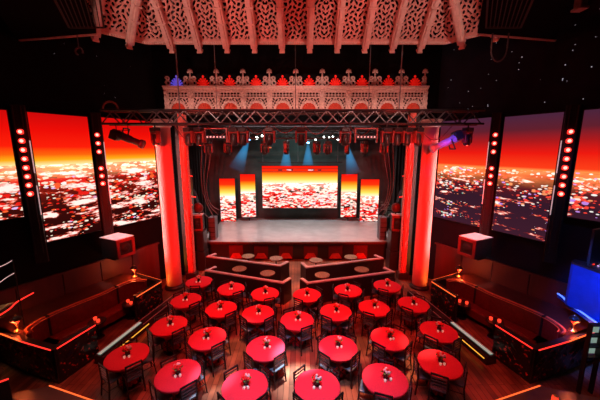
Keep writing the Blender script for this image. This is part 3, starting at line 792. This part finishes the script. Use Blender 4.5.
# red glints: small equipment lamps in both wings
for s, sd in ((-1, 'left'), (1, 'right')):
    for k, (dx, z) in enumerate(((5.6, 4.5), (5.75, 4.1), (5.5, 3.4), (5.7, 2.9))):
        t = MB().box((0, 0, 0), (.30, .06, .05)).build('wing_indicator_lamp', M['ledred'], None, loc=(s * dx, 15.2, z))
        t.rotation_euler = (0, s * (.4 if k % 2 else -.2), 0)
        tag(t, '%s of four small red lamps in the %s stage wing' % (['highest', 'second highest', 'third highest', 'lowest'][k], sd), 'lamp', 'small red lamps in the stage wings')
    tag(MB().box((0, 0, 2.4), (.16, .3, 4.8)).build('wing_tower', M['truss'], None, loc=(s * 5.7, 15.45, 0)), 'dark upright tower behind the red lamps in the %s stage wing' % sd, 'tower')

# ------------------------------------------------------------------ pit booths in front of the stage
def pit_wall(label, pts, i):
    t = thing('booth_wall', label, 'low wall', (0, 0, 0), 0, 'low booth walls in front of the stage')
    pts = smoothpts(pts, 1)
    MB().ribbon(pts, .14, 0, .84).build('partition', M['ornblack'], t)
    MB().ribbon(pts, .13, .84, .90).build('ledge', M['ledge'], t, bevel=.015)
    # bench on the stage side
    inner = offs(pts[1:-1], .32)
    MB().ribbon(inner, .38, .12, .44).build('bench_seat', M['leather'], t, bevel=.03)
    MB().ribbon(offs(pts[1:-1], .11), .07, .44, .80).build('bench_back', M['leather'], t, bevel=.02)
    return t
pit_wall('rear booth wall left of the aisle with a pale ledge, nearer the stage', [(-3.95, 13.55), (-4.21, 13.15), (-2.5, 12.60), (-.74, 12.07), (-.41, 12.53)], 0)
pit_wall('front booth wall left of the aisle with a pale ledge, nearer the red tables', [(-3.5, 11.95), (-3.75, 11.55), (-2.1, 10.96), (-.51, 10.42), (-.26, 10.82)], 1)
pit_wall('rear booth wall right of the aisle with a pale ledge, nearer the stage', [(.22, 12.41), (.42, 11.9), (2.2, 12.42), (3.93, 12.95), (3.70, 13.35)], 2)
pit_wall('front booth wall right of the aisle with a pale ledge, nearer the red tables', [(.18, 10.8), (.42, 10.40), (2.2, 10.90), (3.95, 11.43), (3.72, 11.85)], 3)
for x, y, lab in ((-2.51, 12.05, 'left table between the two left booth walls'), (-1.23, 11.60, 'right table between the two left booth walls'), (-2.4, 13.56, 'left table behind the rear left booth wall'), (-1.01, 13.28, 'right table behind the rear left booth wall'),
                  (1.05, 11.42, 'left table between the two right booth walls'), (2.8, 11.98, 'right table between the two right booth walls'), (.88, 13.03, 'left table behind the rear right booth wall'), (2.58, 13.45, 'right table behind the rear right booth wall')):
    t = thing('cocktail_table', 'small bare round wooden table, ' + lab, 'table', (x, y, 0), 0, 'bare wooden booth tables')
    MB().lathe([(.29, .70), (.31, .72), (.31, .745), (.30, .75)], 28).build('tabletop', M['tablewood'], t)
    MB().lathe([(.03, .03), (.03, .70)], 12).build('pedestal', M['chair'], t)
    MB().lathe([(.18, 0), (.17, .02), (.03, .04)], 20).build('base', M['chair'], t)

# ------------------------------------------------------------------ tables, cloths, chairs
ROWS = [[(-3.82, 10.75), (-2.44, 10.17), (-1.13, 9.80), (.38, 9.70), (1.9, 10.05), (3.44, 10.41)],
        [(-3.79, 9.33), (-2.44, 8.78), (-1.2, 8.52), (.04, 8.14), (1.28, 8.61), (2.56, 8.85), (3.94, 9.07)],
        [(-3.73, 7.88), (-2.42, 7.3), (-.77, 6.89), (1.13, 6.91), (2.59, 7.28), (4.09, 7.59)],
        [(-4.23, 6.59), (-2.69, 5.97), (-1.08, 5.63), (.51, 5.63), (2.05, 5.83), (3.53, 6.33)]]
RN = ['row nearest stage', 'second row', 'third row', 'row nearest camera']
ORD = ['first', 'second', 'third', 'fourth', 'fifth', 'sixth', 'seventh']
tp = thing('round_table', 'x', 'table')
MB().lathe([(.48, .725), (.49, .735), (.49, .75)], 36).build('tabletop', M['darkwood'], tp)
MB().lathe([(.035, .03), (.035, .725)], 12).build('pedestal', M['chair'], tp)
MB().lathe([(.17, 0), (.16, .015), (.04, .025)], 20).build('base', M['chair'], tp)
TB = Rep(tp)
def fold(r, z, a):
    k = max(0, min(1, (.70 - z) / .35))
    return r * (1 + .13 * k * math.sin(a * 9) + .05 * k * math.sin(a * 17 + 1))
cl = MB().lathe([(.0, .766), (.25, .766), (.488, .765), (.502, .757), (.505, .742), (.497, .70), (.42, .64), (.31, .56), (.22, .47), (.18, .36), (.175, .24), (.19, .12), (.21, .03)], 72, fold=fold)
# open bottom
bmesh.ops.delete(cl.b, geom=[f for f in cl.b.faces if len(f.verts) > 4], context='FACES')
clo = cl.build('tablecloth', M['cloth'], None, smooth=True)
tag(clo, 'x', 'tablecloth')
CL = Rep(clo)
# chair
def make_chair():
    t = thing('ladder_back_chair', 'x', 'chair')        # faces +y, origin on floor under seat centre
    b = MB(); b.box((0, 0, .435), (.36, .34, .05)); b.build('seat', M['seat'], t, bevel=.02)
    for sx in (-1, 1):
        MB().bar((sx * .175, .165, .42), (sx * .185, .18, 0), .028, .028).build('leg', M['chair'], t)
        MB().bar((sx * .175, -.165, .42), (sx * .185, -.21, 0), .028, .028).build('leg', M['chair'], t)
    b = MB()
    for sx in (-1, 1):
        b.bar((sx * .175, -.168, .41), (sx * .175, -.185, .85), .026, .03)
    sl = MB()
    for k in range(4):
        z = .53 + k * .078; y = -.17 - (z - .41) * .04
        sl.box((0, y, z), (.33, .014, .024))
    sl.build('back_slats', M['slat'], t)
    b.box((0, -.187, .845), (.37, .03, .035)); b.build('backrest', M['chair'], t)
    b = MB()
    for z, y in ((.22, .172), (.2, -.19)): b.seg((-.18, y, z), (.18, y, z), .009)
    for sx in (-1, 1): b.seg((sx * .18, -.19, .26), (sx * .18, .17, .26), .009)
    b.build('stretcher', M['chair'], t)
    return t
CH = Rep(make_chair())
def make_flowers():
    t = thing('flower_arrangement', 'x', 'flowers')
    MB().lathe([(.035, 0), (.04, .01), (.045, .06), (.03, .10), (.035, .115)], 14).build('vase', M['vase'], t, smooth=True)
    br = MB(); bw = MB(); bg = MB()
    rnd = random.Random(3)
    for k in range(11):
        a = k * 2.4; r = .018 * math.sqrt(k) * 1.15; z = .165 + .02 * math.cos(r * 20) - r * .4
        (bw if k % 3 == 0 else br).ball((r * math.cos(a), r * math.sin(a), z), .026, 8)
    for k in range(6):
        a = k * 1.05 + .3; bg.ball((.065 * math.cos(a), .065 * math.sin(a), .125), .024, 6, (1.1, 1.1, .35))
    bg.seg((0, 0, .09), (0, 0, .15), .014)
    br.build('red_roses', M['petalr'], t, smooth=True); bw.build('white_roses', M['petalw'], t, smooth=True); bg.build('leaves', M['leaf'], t)
    return t
FL = Rep(make_flowers())
def make_votive():
    t = thing('votive_candle', 'x', 'candle')
    MB().lathe([(.026, 0), (.032, .01), (.036, .065), (.031, .065), (.027, .02), (0, .02)], 14).build('glass', M['candleglass'], t, smooth=True)
    MB().lathe([(.02, .021), (.02, .045), (.0, .047)], 10).build('candle', M['white'], t)
    return t
VT = Rep(make_votive())
allt = [(x, y) for r in ROWS for (x, y) in r]
placed = []
OBST = [(-1.23, 10.65, .12), (-.3, 10.6, .25), (.3, 10.6, .25), (1.9, 10.8, .1), (2.44, 10.98, .1), (-2.3, 11.02, .1), (-4.47, 11.1, .2), (-1.0, 10.58, .1), (.8, 10.5, .1)]
def badness(tx, ty, a, me):
    s_ = 0
    pts = [(tx + r * math.cos(a) , ty + r * math.sin(a)) for r in (.42, .60)]
    for (px_, py_), rr in zip(pts, (.20, .22)):
        for (x, y) in allt:
            if (x, y) == (tx, ty): continue
            d = math.hypot(px_ - x, py_ - y) - .50 - rr
            if d < 0: s_ += -d * 10
        for (x, y) in placed:
            d = math.hypot(px_ - x, py_ - y) - .22 - rr
            if d < .02: s_ += (.02 - d) * 10
        for (x, y, r) in OBST:
            d = math.hypot(px_ - x, py_ - y) - r - rr
            if d < 0: s_ += -d * 10
        lim = 10.95 if abs(px_) > 3.8 else 9.99 + .31 * abs(px_)
        if py_ + rr > lim: s_ += (py_ + rr - lim) * 14
        if abs(px_) > 4.35 + max(0, (8 - py_)) * .1 + rr * 0: s_ += (abs(px_) - 4.35) * 6
    return s_
for ri, row in enumerate(ROWS):
    for ti, (x, y) in enumerate(row):
        where = '%s from left, %s' % (ORD[ti], RN[ri])
        rz0 = random.random()
        TB.put((x, y, 0), rz0, 'round pedestal table under a red cloth, ' + where, 'round tables with red cloths')
        CL.put((x, y, 0), rz0, 'smooth red cloth gathered at its foot, table ' + where, 'red tablecloths')
        fo = (random.uniform(-.03, .03), random.uniform(0, .06))
        FL.put((x + fo[0], y + fo[1], .767), random.random() * 6, 'red and white roses in a black vase, table %s' % where, 'rose centrepieces', scale=1.3)
        for k, a in enumerate((-2.0 + random.uniform(-.3, .3), -.9 + random.uniform(-.3, .3))):
            VT.put((x + fo[0] + .12 * math.cos(a), y + fo[1] + .12 * math.sin(a), .767), 0, 'small pale votive glass %s of the roses, table %s' % (('left', 'right')[k], where), 'votive candles', scale=.8)
        best = None
        for q in range(0, 24):
            base = math.radians(q * 3.75 - 45)
            angs = []; tot = 0
            for k in range(4):
                bb = min((badness(x, y, base + k * PI / 2 + j * .12, 0) + abs(j) * .01, base + k * PI / 2 + j * .12) for j in (-3, -2, -1, 0, 1, 2, 3))
                angs.append(bb); tot += bb[0]
            if best is None or tot < best[0]: best = (tot, angs)
        for bad, a in best[1]:
            if bad > .9: continue
            placed.append((x + .42 * math.cos(a), y + .42 * math.sin(a))); placed.append((x + .60 * math.cos(a), y + .60 * math.sin(a)))
            aa = (math.degrees(a) + 360) % 360
            sd = 'stage side' if 45 <= aa < 135 else 'left side' if 135 <= aa < 225 else 'camera side' if 225 <= aa < 315 else 'right side'
            CH.put((x + .375 * math.cos(a), y + .375 * math.sin(a), 0), a + PI / 2, 'black ladder back chair, %s of table %s' % (sd, where), 'black ladder back chairs')
# red menu cards seen on one table rim

# ------------------------------------------------------------------ side boxes with banquettes
def mir(s, pts): return [(-s * p[0],) + tuple(p[1:]) for p in pts]     # data given for the left side (negative x)
def facade(b, pts, z0, z1, th=.10): b.ribbon(pts, th, z0, z1)
def carve_strip(p0, p1, z0, z1, nrm):
    p0 = Vector(p0); p1 = Vector(p1); L = (p1 - p0).length; n = Vector((nrm[0], nrm[1])).normalized()
    def f(u, v):
        q_ = p0.lerp(p1, u); h = .035 * max(0, orn(u * L * .8 % 1.1 - .55, v * (z1 - z0) * 1.2)) + .03
        return (q_.x + n.x * h, q_.y + n.y * h, z0 + (z1 - z0) * v)
    return MB().grid(max(8, int(L * 34)), 26, f)
def table_lamp(x, y, z, label):
    t = thing('table_lamp', label, 'lamp', (x, y, z), 0, 'glowing red table lamps on the box ledges')
    MB().lathe([(.10, 0), (.09, .02), (.02, .04), (.018, .12), (.035, .15), (.018, .18), (.018, .24)], 16).build('stem', M['brass'], t, smooth=True)
    MB().lathe([(.03, .20), (.06, .24), (.07, .30), (.05, .33)], 18).build('globe', M['shadered'], t, smooth=True)
    MB().lathe([(.13, .31), (.12, .36), (.07, .41), (.0, .43)], 18).build('shade', M['ornblack'], t, smooth=True)
    MB().ball((0, 0, .44), .025).build('finial', M['brass'], t)
    l = bpy.data.lights.new('lamp_glow', 'POINT'); l.energy = 18; l.color = (1, .16, .04); l.shadow_soft_size = .05
    lo = bpy.data.objects.new('lamp_glow', l); COL.objects.link(lo); lo.location = (x, y - .14, z + .26)
for s, sd in ((-1, 'left'), (1, 'right')):
    A = [(-8.30, 7.37), (-7.05, 6.9), (-6.01, 6.57), (-5.73, 7.56)]
    B = [(-5.44, 9.15), (-5.14, 10.29), (-6.45, 10.95)]
    t = thing('opera_box', 'black carved front of the %s box with a glowing red top edge' % sd, 'box front', (0, 0, 0), 0, 'carved opera boxes along the side walls')
    for nm, pts in (('near', A), ('far', B)):
        P = mir(-s * -1, pts) if False else [(p[0] * -s, p[1]) for p in pts]
        if s < 0: P = [(p[0], p[1]) for p in pts]
        else: P = [(-p[0], p[1]) for p in pts]
        MB().ribbon(P, .08, 0, .97).build('front_panel', M['ornblack'], t)
        MB().ribbon(P, .16, .97, 1.0).build('top_rail', M['ornblack'], t)
        for k in range(len(P) - 1):
            a = Vector(P[k]); c = Vector(P[k + 1]); d = (c - a).normalized(); n = Vector((d.y, -d.x))
            if s > 0: n = -n
            a2 = a + n * .085; c2 = c + n * .085
            near = (nm == 'near')
            m = M['ledorange'] if (near and k == 0) or (not near) else M['ledred']
            MB().bar((a2.x, a2.y, .985), (c2.x, c2.y, .985), .02, .028).build('glowing_edge', m, t)
            carve_strip(a + n * .04, c + n * .04, .10, .92, n).build('carving', M['ornspeck'], t, smooth=True)
    # bench ledge (between wall and banquette)
    C = [(-7.12, 7.02), (-7.34, 7.20), (-7.40, 7.60), (-7.30, 8.03), (-7.02, 8.60), (-6.66, 9.23), (-6.38, 9.95), (-6.02, 10.33), (-5.60, 10.30)]
    C = smoothpts(C, 3)
    if s > 0: C = [(-p[0], p[1]) for p in C]
    Wl = [on_wall(s, Y, .09) for Y in (11.0, 10, 9, 8, 7.42)]
    poly = C[:-2] + [(s * 5.75, 10.42), (s * 6.42, 10.82)] + Wl
    t = thing('wall_ledge', 'varnished dark red ledge behind the banquette along the %s wall' % sd, 'ledge')
    MB().prism(poly, .955, 1.0).build('ledge_top', M['ledgered'], t)
    inn = offs(C, .06 * -s)
    tb = thing('banquette', 'long curved red leather banquette in the %s box' % sd, 'banquette', (0, 0, 0), 0, 'curved red banquettes')
    n = len(C); cuts = [0, n // 3, 2 * n // 3 + 1, n - 1]
    for k in range(3):
        seg = C[cuts[k]:cuts[k + 1] + 1]
        so = offs(seg, -s * -.07 * -1 if False else s * .07)
        MB().ribbon(so, .12, .40, 1.04).build('back_cushion', M['leather'], tb, bevel=.04)
        so = offs(seg, s * .36)
        MB().ribbon(so, .44, .14, .45).build('seat_cushion', M['leather'], tb, bevel=.04)
    MB().ribbon(offs(C, s * .035), .05, 1.035, 1.075).build('piping', M['piping'], tb)
    MB().ribbon(offs(C, s * .145), .02, 1.03, 1.05).build('piping', M['piping'], tb)
    for k in cuts[1:3]:
        c = Vector(offs(C, s * .07)[k]); 
        MB().box((c.x, c.y, .74), (.17, .05, .70), rz=math.atan2(C[k + 1][1] - C[k - 1][1], C[k + 1][0] - C[k - 1][0]) + PI / 2).build('divider', M['black'], tb)
    table_lamp(s * 7.58, 7.27, 1.0, 'glowing red table lamp at the camera end of the %s box' % sd)
    table_lamp(s * 6.30, 10.72, 1.0, 'glowing red table lamp at the stage end of the %s box' % sd)
    for k, (x, y) in enumerate(((6.26, 8.42), (5.85, 9.50))):
        wh = ('nearer the camera', 'nearer the stage')[k]
        q_ = thing('lounge_table', 'low round black table in the %s box, %s' % (sd, wh), 'table', (s * x, y, 0), 0, 'low black tables in the boxes')
        MB().lathe([(.24, .50), (.25, .52), (.25, .55)], 24).build('tabletop', M['ornblack'], q_)
        MB().lathe([(.16, 0), (.15, .02), (.03, .04), (.03, .50)], 16).build('pedestal', M['chair'], q_)
        for j, (dx, dy) in enumerate(((-.09, .06), (.09, -.07))):
            cdl = thing('candle_holder', 'glowing red candle cup, %s one on the %s box table %s' % (('left', 'right')[j], sd, ('nearer camera', 'nearer stage')[k]), 'candle', (s * x + dx, y + dy, .55), 0, 'red candle cups')
            MB().lathe([(.035, 0), (.05, .03), (.05, .09), (.042, .09), (.04, .03), (0, .03)], 14).build('cup', M['shadered'], cdl, smooth=True)
            MB().lathe([(.018, .031), (.018, .06)], 8).build('candle', M['white'], cdl)
    # step with lit edge along the box front
    p0, p1 = Vector((s * 5.42, 7.20)), Vector((s * 4.60, 11.0))
    d = (p1 - p0).normalized(); n = Vector((d.y, -d.x)) * (-s if s > 0 else 1)
    n = Vector((-s * abs(n.x), n.y))
    t = thing('lit_step', 'low glossy black step with pale green and yellow light lines along the %s box' % sd, 'step', (0, 0, 0), 0, 'lit steps along the boxes')
    o_ = n * .16
    P4 = [p0 - o_, p0 + o_, p1 + o_, p1 - o_]
    MB().prism([(v.x, v.y) for v in P4], 0, .24).build('step_body', M['ornblack'], t, bevel=.01)
    def ln(k, z, w_, m, a=0, b=1, nm='light_line'):
        u = p0.lerp(p1, a) + n * k; v = p0.lerp(p1, b) + n * k
        MB().bar((u.x, u.y, z), (v.x, v.y, z), w_, .02).build(nm, m, t)
    ln(-.06, .255, .09, M['greenwhite'], .02, .42); ln(.165, .16, .02, M['ledyellow'], .02, .45)  # green-white bar paints the sheen of the polished step as a glow
    ln(-.14, .255, .015, M['ledge'], .02, .95); ln(.06, .255, .012, M['truss'], 0, 1, 'groove'); ln(.12, .255, .012, M['ledge'], .4, .98, 'groove')
    # black rail posts beside the step
    # rear platform with glowing nosing
    Pp = [(6.05, 6.30), (4.42, 5.78), (4.25, 4.9), (4.25, 3.6), (9.4, 3.6), (9.0, 5.4), (7.0, 6.0)]
    Pp = [(s * a, c) for a, c in Pp]
    t = thing('rear_platform', 'grey polished platform with a glowing orange edge at the lower %s corner' % sd, 'platform', (0, 0, 0), 0, 'polished platforms at the camera side')
    MB().prism(Pp, 0, .14).build('deck', M['greyfloor'], t)
    MB().bar((Pp[0][0], Pp[0][1] + .02, .13), (Pp[1][0], Pp[1][1] + .02, .13), .03, .03).build('glowing_nosing', M['ledorange'], t)
# next boxes, at the bottom corners
t = thing('box_rail', 'short dark wall with a glowing red top edge at the lower left corner', 'box front')
P = [(-6.15, 5.55), (-6.75, 5.05), (-7.9, 4.4)]
MB().ribbon(P, .08, .14, 1.0).build('front_panel', M['ornblack'], t)
MB().tube([(p[0], p[1] , 1.01) for p in P], .018).build('glowing_edge', M['ledred'], t)
t = thing('cocktail_table', 'small round table with two glasses at the lower left edge of the view', 'table', (-7.05, 5.95, .0))
MB().lathe([(.24, .70), (.25, .72), (.25, .745)], 24).build('tabletop', M['ornblack'], t)
MB().lathe([(.15, 0), (.14, .02), (.03, .04), (.03, .70)], 16).build('pedestal', M['chair'], t)
for x, y, lab in ((-7.13, 6.02, 'left'), (-6.92, 5.9, 'right')):
    g = thing('wine_glass', 'clear shiny wine glass, %s one on the small table at the lower left' % lab, 'glass', (x, y, .745), 0, 'wine glasses at the lower left')
    MB().lathe([(.035, 0), (.034, .004), (.005, .01), (.005, .08)], 14).build('stem', M['glass'], g)
    MB().lathe([(.006, .08), (.035, .11), (.042, .15), (.034, .19), (.031, .19), (.038, .15), (.03, .115), (0, .09)], 14).build('bowl', M['glass'], g, smooth=True)
# left landing with curved handrails
t = thing('side_landing', 'pale yellow floored landing with curved rails at the left edge', 'landing')
MB().prism([(-8.15, 8.00), (-8.42, 7.75), (-9.3, 6.2), (-8.6, 5.9), (-7.95, 6.9), (-7.95, 7.3)][::-1], 1.38, 1.48).build('deck', M['ornblack'], t)
MB().prism([(-8.20, 7.88), (-8.40, 7.70), (-9.2, 6.3), (-8.7, 6.2), (-8.15, 7.2)][::-1], 1.481, 1.50).build('landing_floor', M['palefloor'], t)
MB().tube(smoothpts([(-7.9, 7.0, 1.50), (-7.95, 7.5, 1.50), (-8.1, 7.87, 1.5), (-8.11, 8.42, 1.5)], 3), .02).build('glowing_edge', M['ledred'], t)
for z0, z1 in ((2.71, 2.96), (2.23, 2.6)):
    MB().tube(smoothpts([(-8.9, 6.9, z0 - .25), (-8.4, 7.25, z0 - .10), (-8.1, 7.3, z0), (-7.8, 7.42, z1 - .14), (-7.62, 7.5, z1 - .03)], 3), .011).build('handrail', M['ledwhite'], t)  # rails hold no lamp; their brightness is put in as glow
MB().seg((-7.62, 7.5, 1.0), (-7.62, 7.5, 2.95), .015).build('rail_post', M['black'], t)
MB().seg((-8.8, 6.9, 1.45), (-8.8, 6.9, 2.6), .02).build('rail_post', M['black'], t)
MB().seg((-7.62, 7.5, .0), (-7.62, 7.5, 1.0), .016).build('rail_post', M['black'], t)

# DJ booth on the right
t = thing('dj_booth', 'curved blue lit counter with a blue glowing lower edge at the right edge', 'counter')
Pd = smoothpts([(8.06, 8.38), (8.02, 8.15), (7.85, 7.75), (7.80, 7.3), (7.72, 6.75), (7.75, 6.0), (7.9, 5.2)], 3)
MB().prism(Pd + [(9.6, 5.4), (8.45, 7.75)], 1.38, 1.5).build('deck', M['blue'], t)
MB().tube([(p[0], p[1], 1.5) for p in Pd], .025).build('glowing_edge', M['ledblue'], t)
Pc = [(7.62, 7.72), (7.74, 7.0), (7.80, 6.2), (7.9, 5.4)]
Pc = [(8.05, 7.98), (7.85, 7.86)] + [(x + .16, y) for x, y in Pc]
MB().ribbon(Pc, .06, 1.5, 2.72).build('counter_front', M['blue'], t)
MB().prism([(x - .04, y) for x, y in Pc] + [(8.5, 5.4), (8.5, 7.2)], 2.72, 2.77).build('counter_top', M['black'], t)
MB().prism([(8.55, 5.6), (8.45, 7.2), (8.05, 7.5), (8.0, 5.6)], 1.5, 2.7).build('cabinet_body', M['black'], t)
dm = thing('mixing_console', 'black mixing console with small coloured lights on the blue counter', 'mixer', (8.05, 7.05, 2.77), 1.5)
MB().box((0, 0, .04), (.8, .42, .08)).build('console_body', M['fixture'], dm, bevel=.01)
cols = [M['ledblue'], M['ledwhite'], M['ledred'], M['greenwhite'], M['shellblue']]
for k in range(18):
    MB().seg((-.34 + (k % 6) * .135, -.12 + (k // 6) * .12, .08), (-.34 + (k % 6) * .135, -.12 + (k // 6) * .12, .105), .022, 8).build('lit_knob', cols[k % 5], dm)
mo = thing('monitor', 'large black monitor screen standing behind the blue counter', 'monitor', (8.08, 7.40, 2.77), .35)
MB().box((0, 0, .62), (.95, .06, .95)).build('panel', M['black'], mo, bevel=.01)
MB().box((0, 0, .07), (.1, .06, .14)).build('stand', M['black'], mo)
MB().box((0, 0, .01), (.4, .25, .02)).build('foot', M['black'], mo)
# black railing grid; glowing panes stand in for green light behind it
t = thing('lit_shelf_rack', 'black rack with pale green lit shelves at the lower right edge', 'shelf', (7.22, 6.1, .14), 0)
b = MB()
for z in (.98, 1.25, 1.52, 1.79): b.box((0, 0, z), (.9, .12, .03))
for x in (-.44, -.15, .15, .44): b.box((x, 0, .9), (.025, .10, 1.80))
b.build('frame', M['black'], t)
for i in range(3):
    for j in range(3):
        MB().box((-.295 + i * .297, .05, 1.11 + j * .268), (.23, .01, .17)).build('lit_pane', emi('dim_green_pane', (.35, .50, .42), .55) if i + j == 0 else bpy.data.materials['dim_green_pane'], t)
# orange-red small cup lamps on the platforms
for x, y, lab in ((-5.9, 5.45, 'left'), (6.0, 5.85, 'right')):
    c = thing('floor_lantern', 'small glowing orange lantern on the lower %s platform' % lab, 'lantern', (x, y, .14))
    MB().lathe([(.05, 0), (.06, .02), (.06, .14), (.04, .16)], 14).build('glass', M['shadered'], c, smooth=True)
    MB().lathe([(.05, .16), (.02, .19), (0, .2)], 12).build('cap', M['brass'], c)

# ------------------------------------------------------------------ pin lights in the dark
pm = MB().ball((0, 0, 0), .013, 6).build('pin_light', M['pin']); pr = None
tag(pm, 'tiny point of light on the black wall and ceiling above the screens', 'light', 'tiny pin lights')
first = True
rnd = random.Random(11)
for k in range(46):
    if k < 36:
        Y = rnd.uniform(8.3, 12.6); z = rnd.uniform(7.1, 10.2); x, y = on_wall(1, Y, .03)
    else:
        Y = rnd.uniform(9.3, 12.3); z = rnd.uniform(7.2, 9.4); x, y = on_wall(-1, Y, .03)
    o = pm if first else pm.copy()
    if not first: COL.objects.link(o)
    first = False
    o.location = (x, y, z); sc_ = rnd.uniform(.5, 1.1) * (1 if k < 36 else .6); o.scale = (sc_,) * 3
for k, x in enumerate((-2.95, -1.9, -.8, .25, 1.3, 2.35, 3.3)):
    o = MB().ball((0, 0, 0), .028, 8).build('red_pin_light', M['pinred'], None, loc=(x, 13.01, 10.25))
    tag(o, 'tiny red light on the dark wall just below the canopy, %s' % near_ord(k), 'light', 'red pin lights below the canopy')

# ------------------------------------------------------------------ lights
def aim(o, tgt):
    o.rotation_euler = (Vector(tgt) - o.location).to_track_quat('-Z', 'Y').to_euler()
def spot(name, loc, tgt, e, col, ang=60, blend=.6, size=.1):
    l = bpy.data.lights.new(name, 'SPOT'); l.energy = e; l.color = col; l.spot_size = math.radians(ang); l.spot_blend = blend; l.shadow_soft_size = size
    o = bpy.data.objects.new(name, l); COL.objects.link(o); o.location = loc; aim(o, tgt); return o
def area(name, loc, tgt, e, col, sx, sy, spread=180):
    l = bpy.data.lights.new(name, 'AREA'); l.energy = e; l.color = col; l.shape = 'RECTANGLE'; l.size = sx; l.size_y = sy; l.spread = math.radians(spread)
    o = bpy.data.objects.new(name, l); COL.objects.link(o); o.location = loc; aim(o, tgt); return o
area('red_wash', (0, 6.4, 11.2), (0, 8.6, 0), 270, (1, .055, .05), 6, 3, 62)
spot('pink_key', (0, 3.0, 10.6), (-.1, 5.2, 0), 3300, (.50, .62, .95), 40, 1, .2)
spot('aisle_spot', (.1, 7.2, 11.2), (.05, 6.55, 0), 26000, (.80, .92, 1), 8, .8, .1)
spot('aisle_spot', (-1.8, 6.2, 11.2), (-1.85, 5.9, 0), 9000, (.80, .92, 1), 7, .8, .1)
for x, y in ((-3.1, 8.3), (-1.75, 6.6), (1.95, 7.9), (3.3, 7.0), (-1.75, 7.8), (.6, 8.9), (1.3, 6.2)):
    spot('floor_accent', (x, y - .2, 11.2), (x, y, 0), 5500, (1, .5, .28), 7, .8, .1)
spot('aisle_spot_stage', (0, 10.7, 9.3), (0, 11.2, 0), 2600, (1, .35, .18), 16, .8, .1)
for s in (-1, 1):
    spot('frieze_front_light', (s * 5, 1, 9.6), (s * 2.2, 12.6, 8.3), 1500, (1, .60, .52), 36, .35)
    spot('canopy_light', (s * 2.5, 2.5, 7.5), (s * 2.0, 9.3, 10), 250, (1, .20, .16), 85, .5)
    spot('canopy_red', (s * -4.5, 4.5, 8.2), (s * 2.0, 9.5, 9.8), 420, (1, .05, .03), 70, .6)
    area('column_striplight', (s * 6.35, 11.2, 3.9), (s * 5.28, 11.82, 3.9), 42, (1, .74, .70), .12, 5.0, 90)  # added unseen light that whitens each column's outer edge
    spot('column_red', (s * 3.0, 4.5, 6.0), (s * 5.15, 12.0, 3.6), 5200, (1, .02, .01), 44, .6)
    spot('blue_accent', (s * 5.0, 9.2, 6.4), (s * 5.3, 10.2, 6.15), 30 if s > 0 else 3, (.05, .12, 1), 60, .6)
    area('frieze_uplight', (s * 2.6, 11.75, 7.3), (s * 2.6, 12.6, 8.1), 16, (1, .45, .36), 5, .1)  # added unseen light from below, brings out the frieze relief
    spot('column_foot_amber', (s * 6.0, 11.1, .3), (s * 5.3, 11.8, 1.0), 30, (1, .42, .05), 100, .7)
    spot('truss_red', (s * 4, 8.6, 5.8), (s * 2.5, 11.8, 6.8), 90, (1, .06, .04), 100, .6)
    spot('wall_speaker_light', (s * 6.2, 9.2, 6.5), (s * 6.5, 10.2, 2.5), 520, (1, .85, .85), 20, .6)
    spot('wall_red', (s * 3.0, 6, 7), (s * 7.2, 9.7, 1.0), 85, (1, .10, .04), 50, .8)
    spot('wall_speaker_red', (s * 4.6, 8.2, 1.2), (s * 6.4, 10.2, 2.3), 12, (1, .12, .06), 30, .8)
area('stage_wash', (0, 16.6, 8.3), (0, 17.2, 1), 300, (.95, .85, .85), 8, .8, 100)
area('stage_back_glow', (0, 18.6, 8.3), (0, 20.2, 2), 40, (.5, .9, .85), 4, .5, 100)
area('stage_front_red', (0, 12.6, 7.2), (0, 14.6, .3), 80, (1, .10, .05), 8, .3, 90)
spot('dj_blue', (5.6, 6.4, 4.6), (7.9, 6.9, 2.1), 950, (.02, .14, 1), 50, .7)
spot('right_wall_blue', (5.5, 5.0, 8.5), (7.9, 8.9, 3.4), 200, (.25, .3, 1), 50, .9)
spot('left_landing_light', (-7.6, 6.4, 4.5), (-8.5, 7.3, 1.5), 40, (.9, 1, .6), 50, .6)
spot('platform_light', (0, 3.0, 9.5), (-5.0, 5.0, 0), 150, (.8, .85, .7), 30, .8)
spot('platform_light', (0, 3.0, 9.5), (5.0, 5.0, 0), 100, (.9, .7, .5), 30, .8)
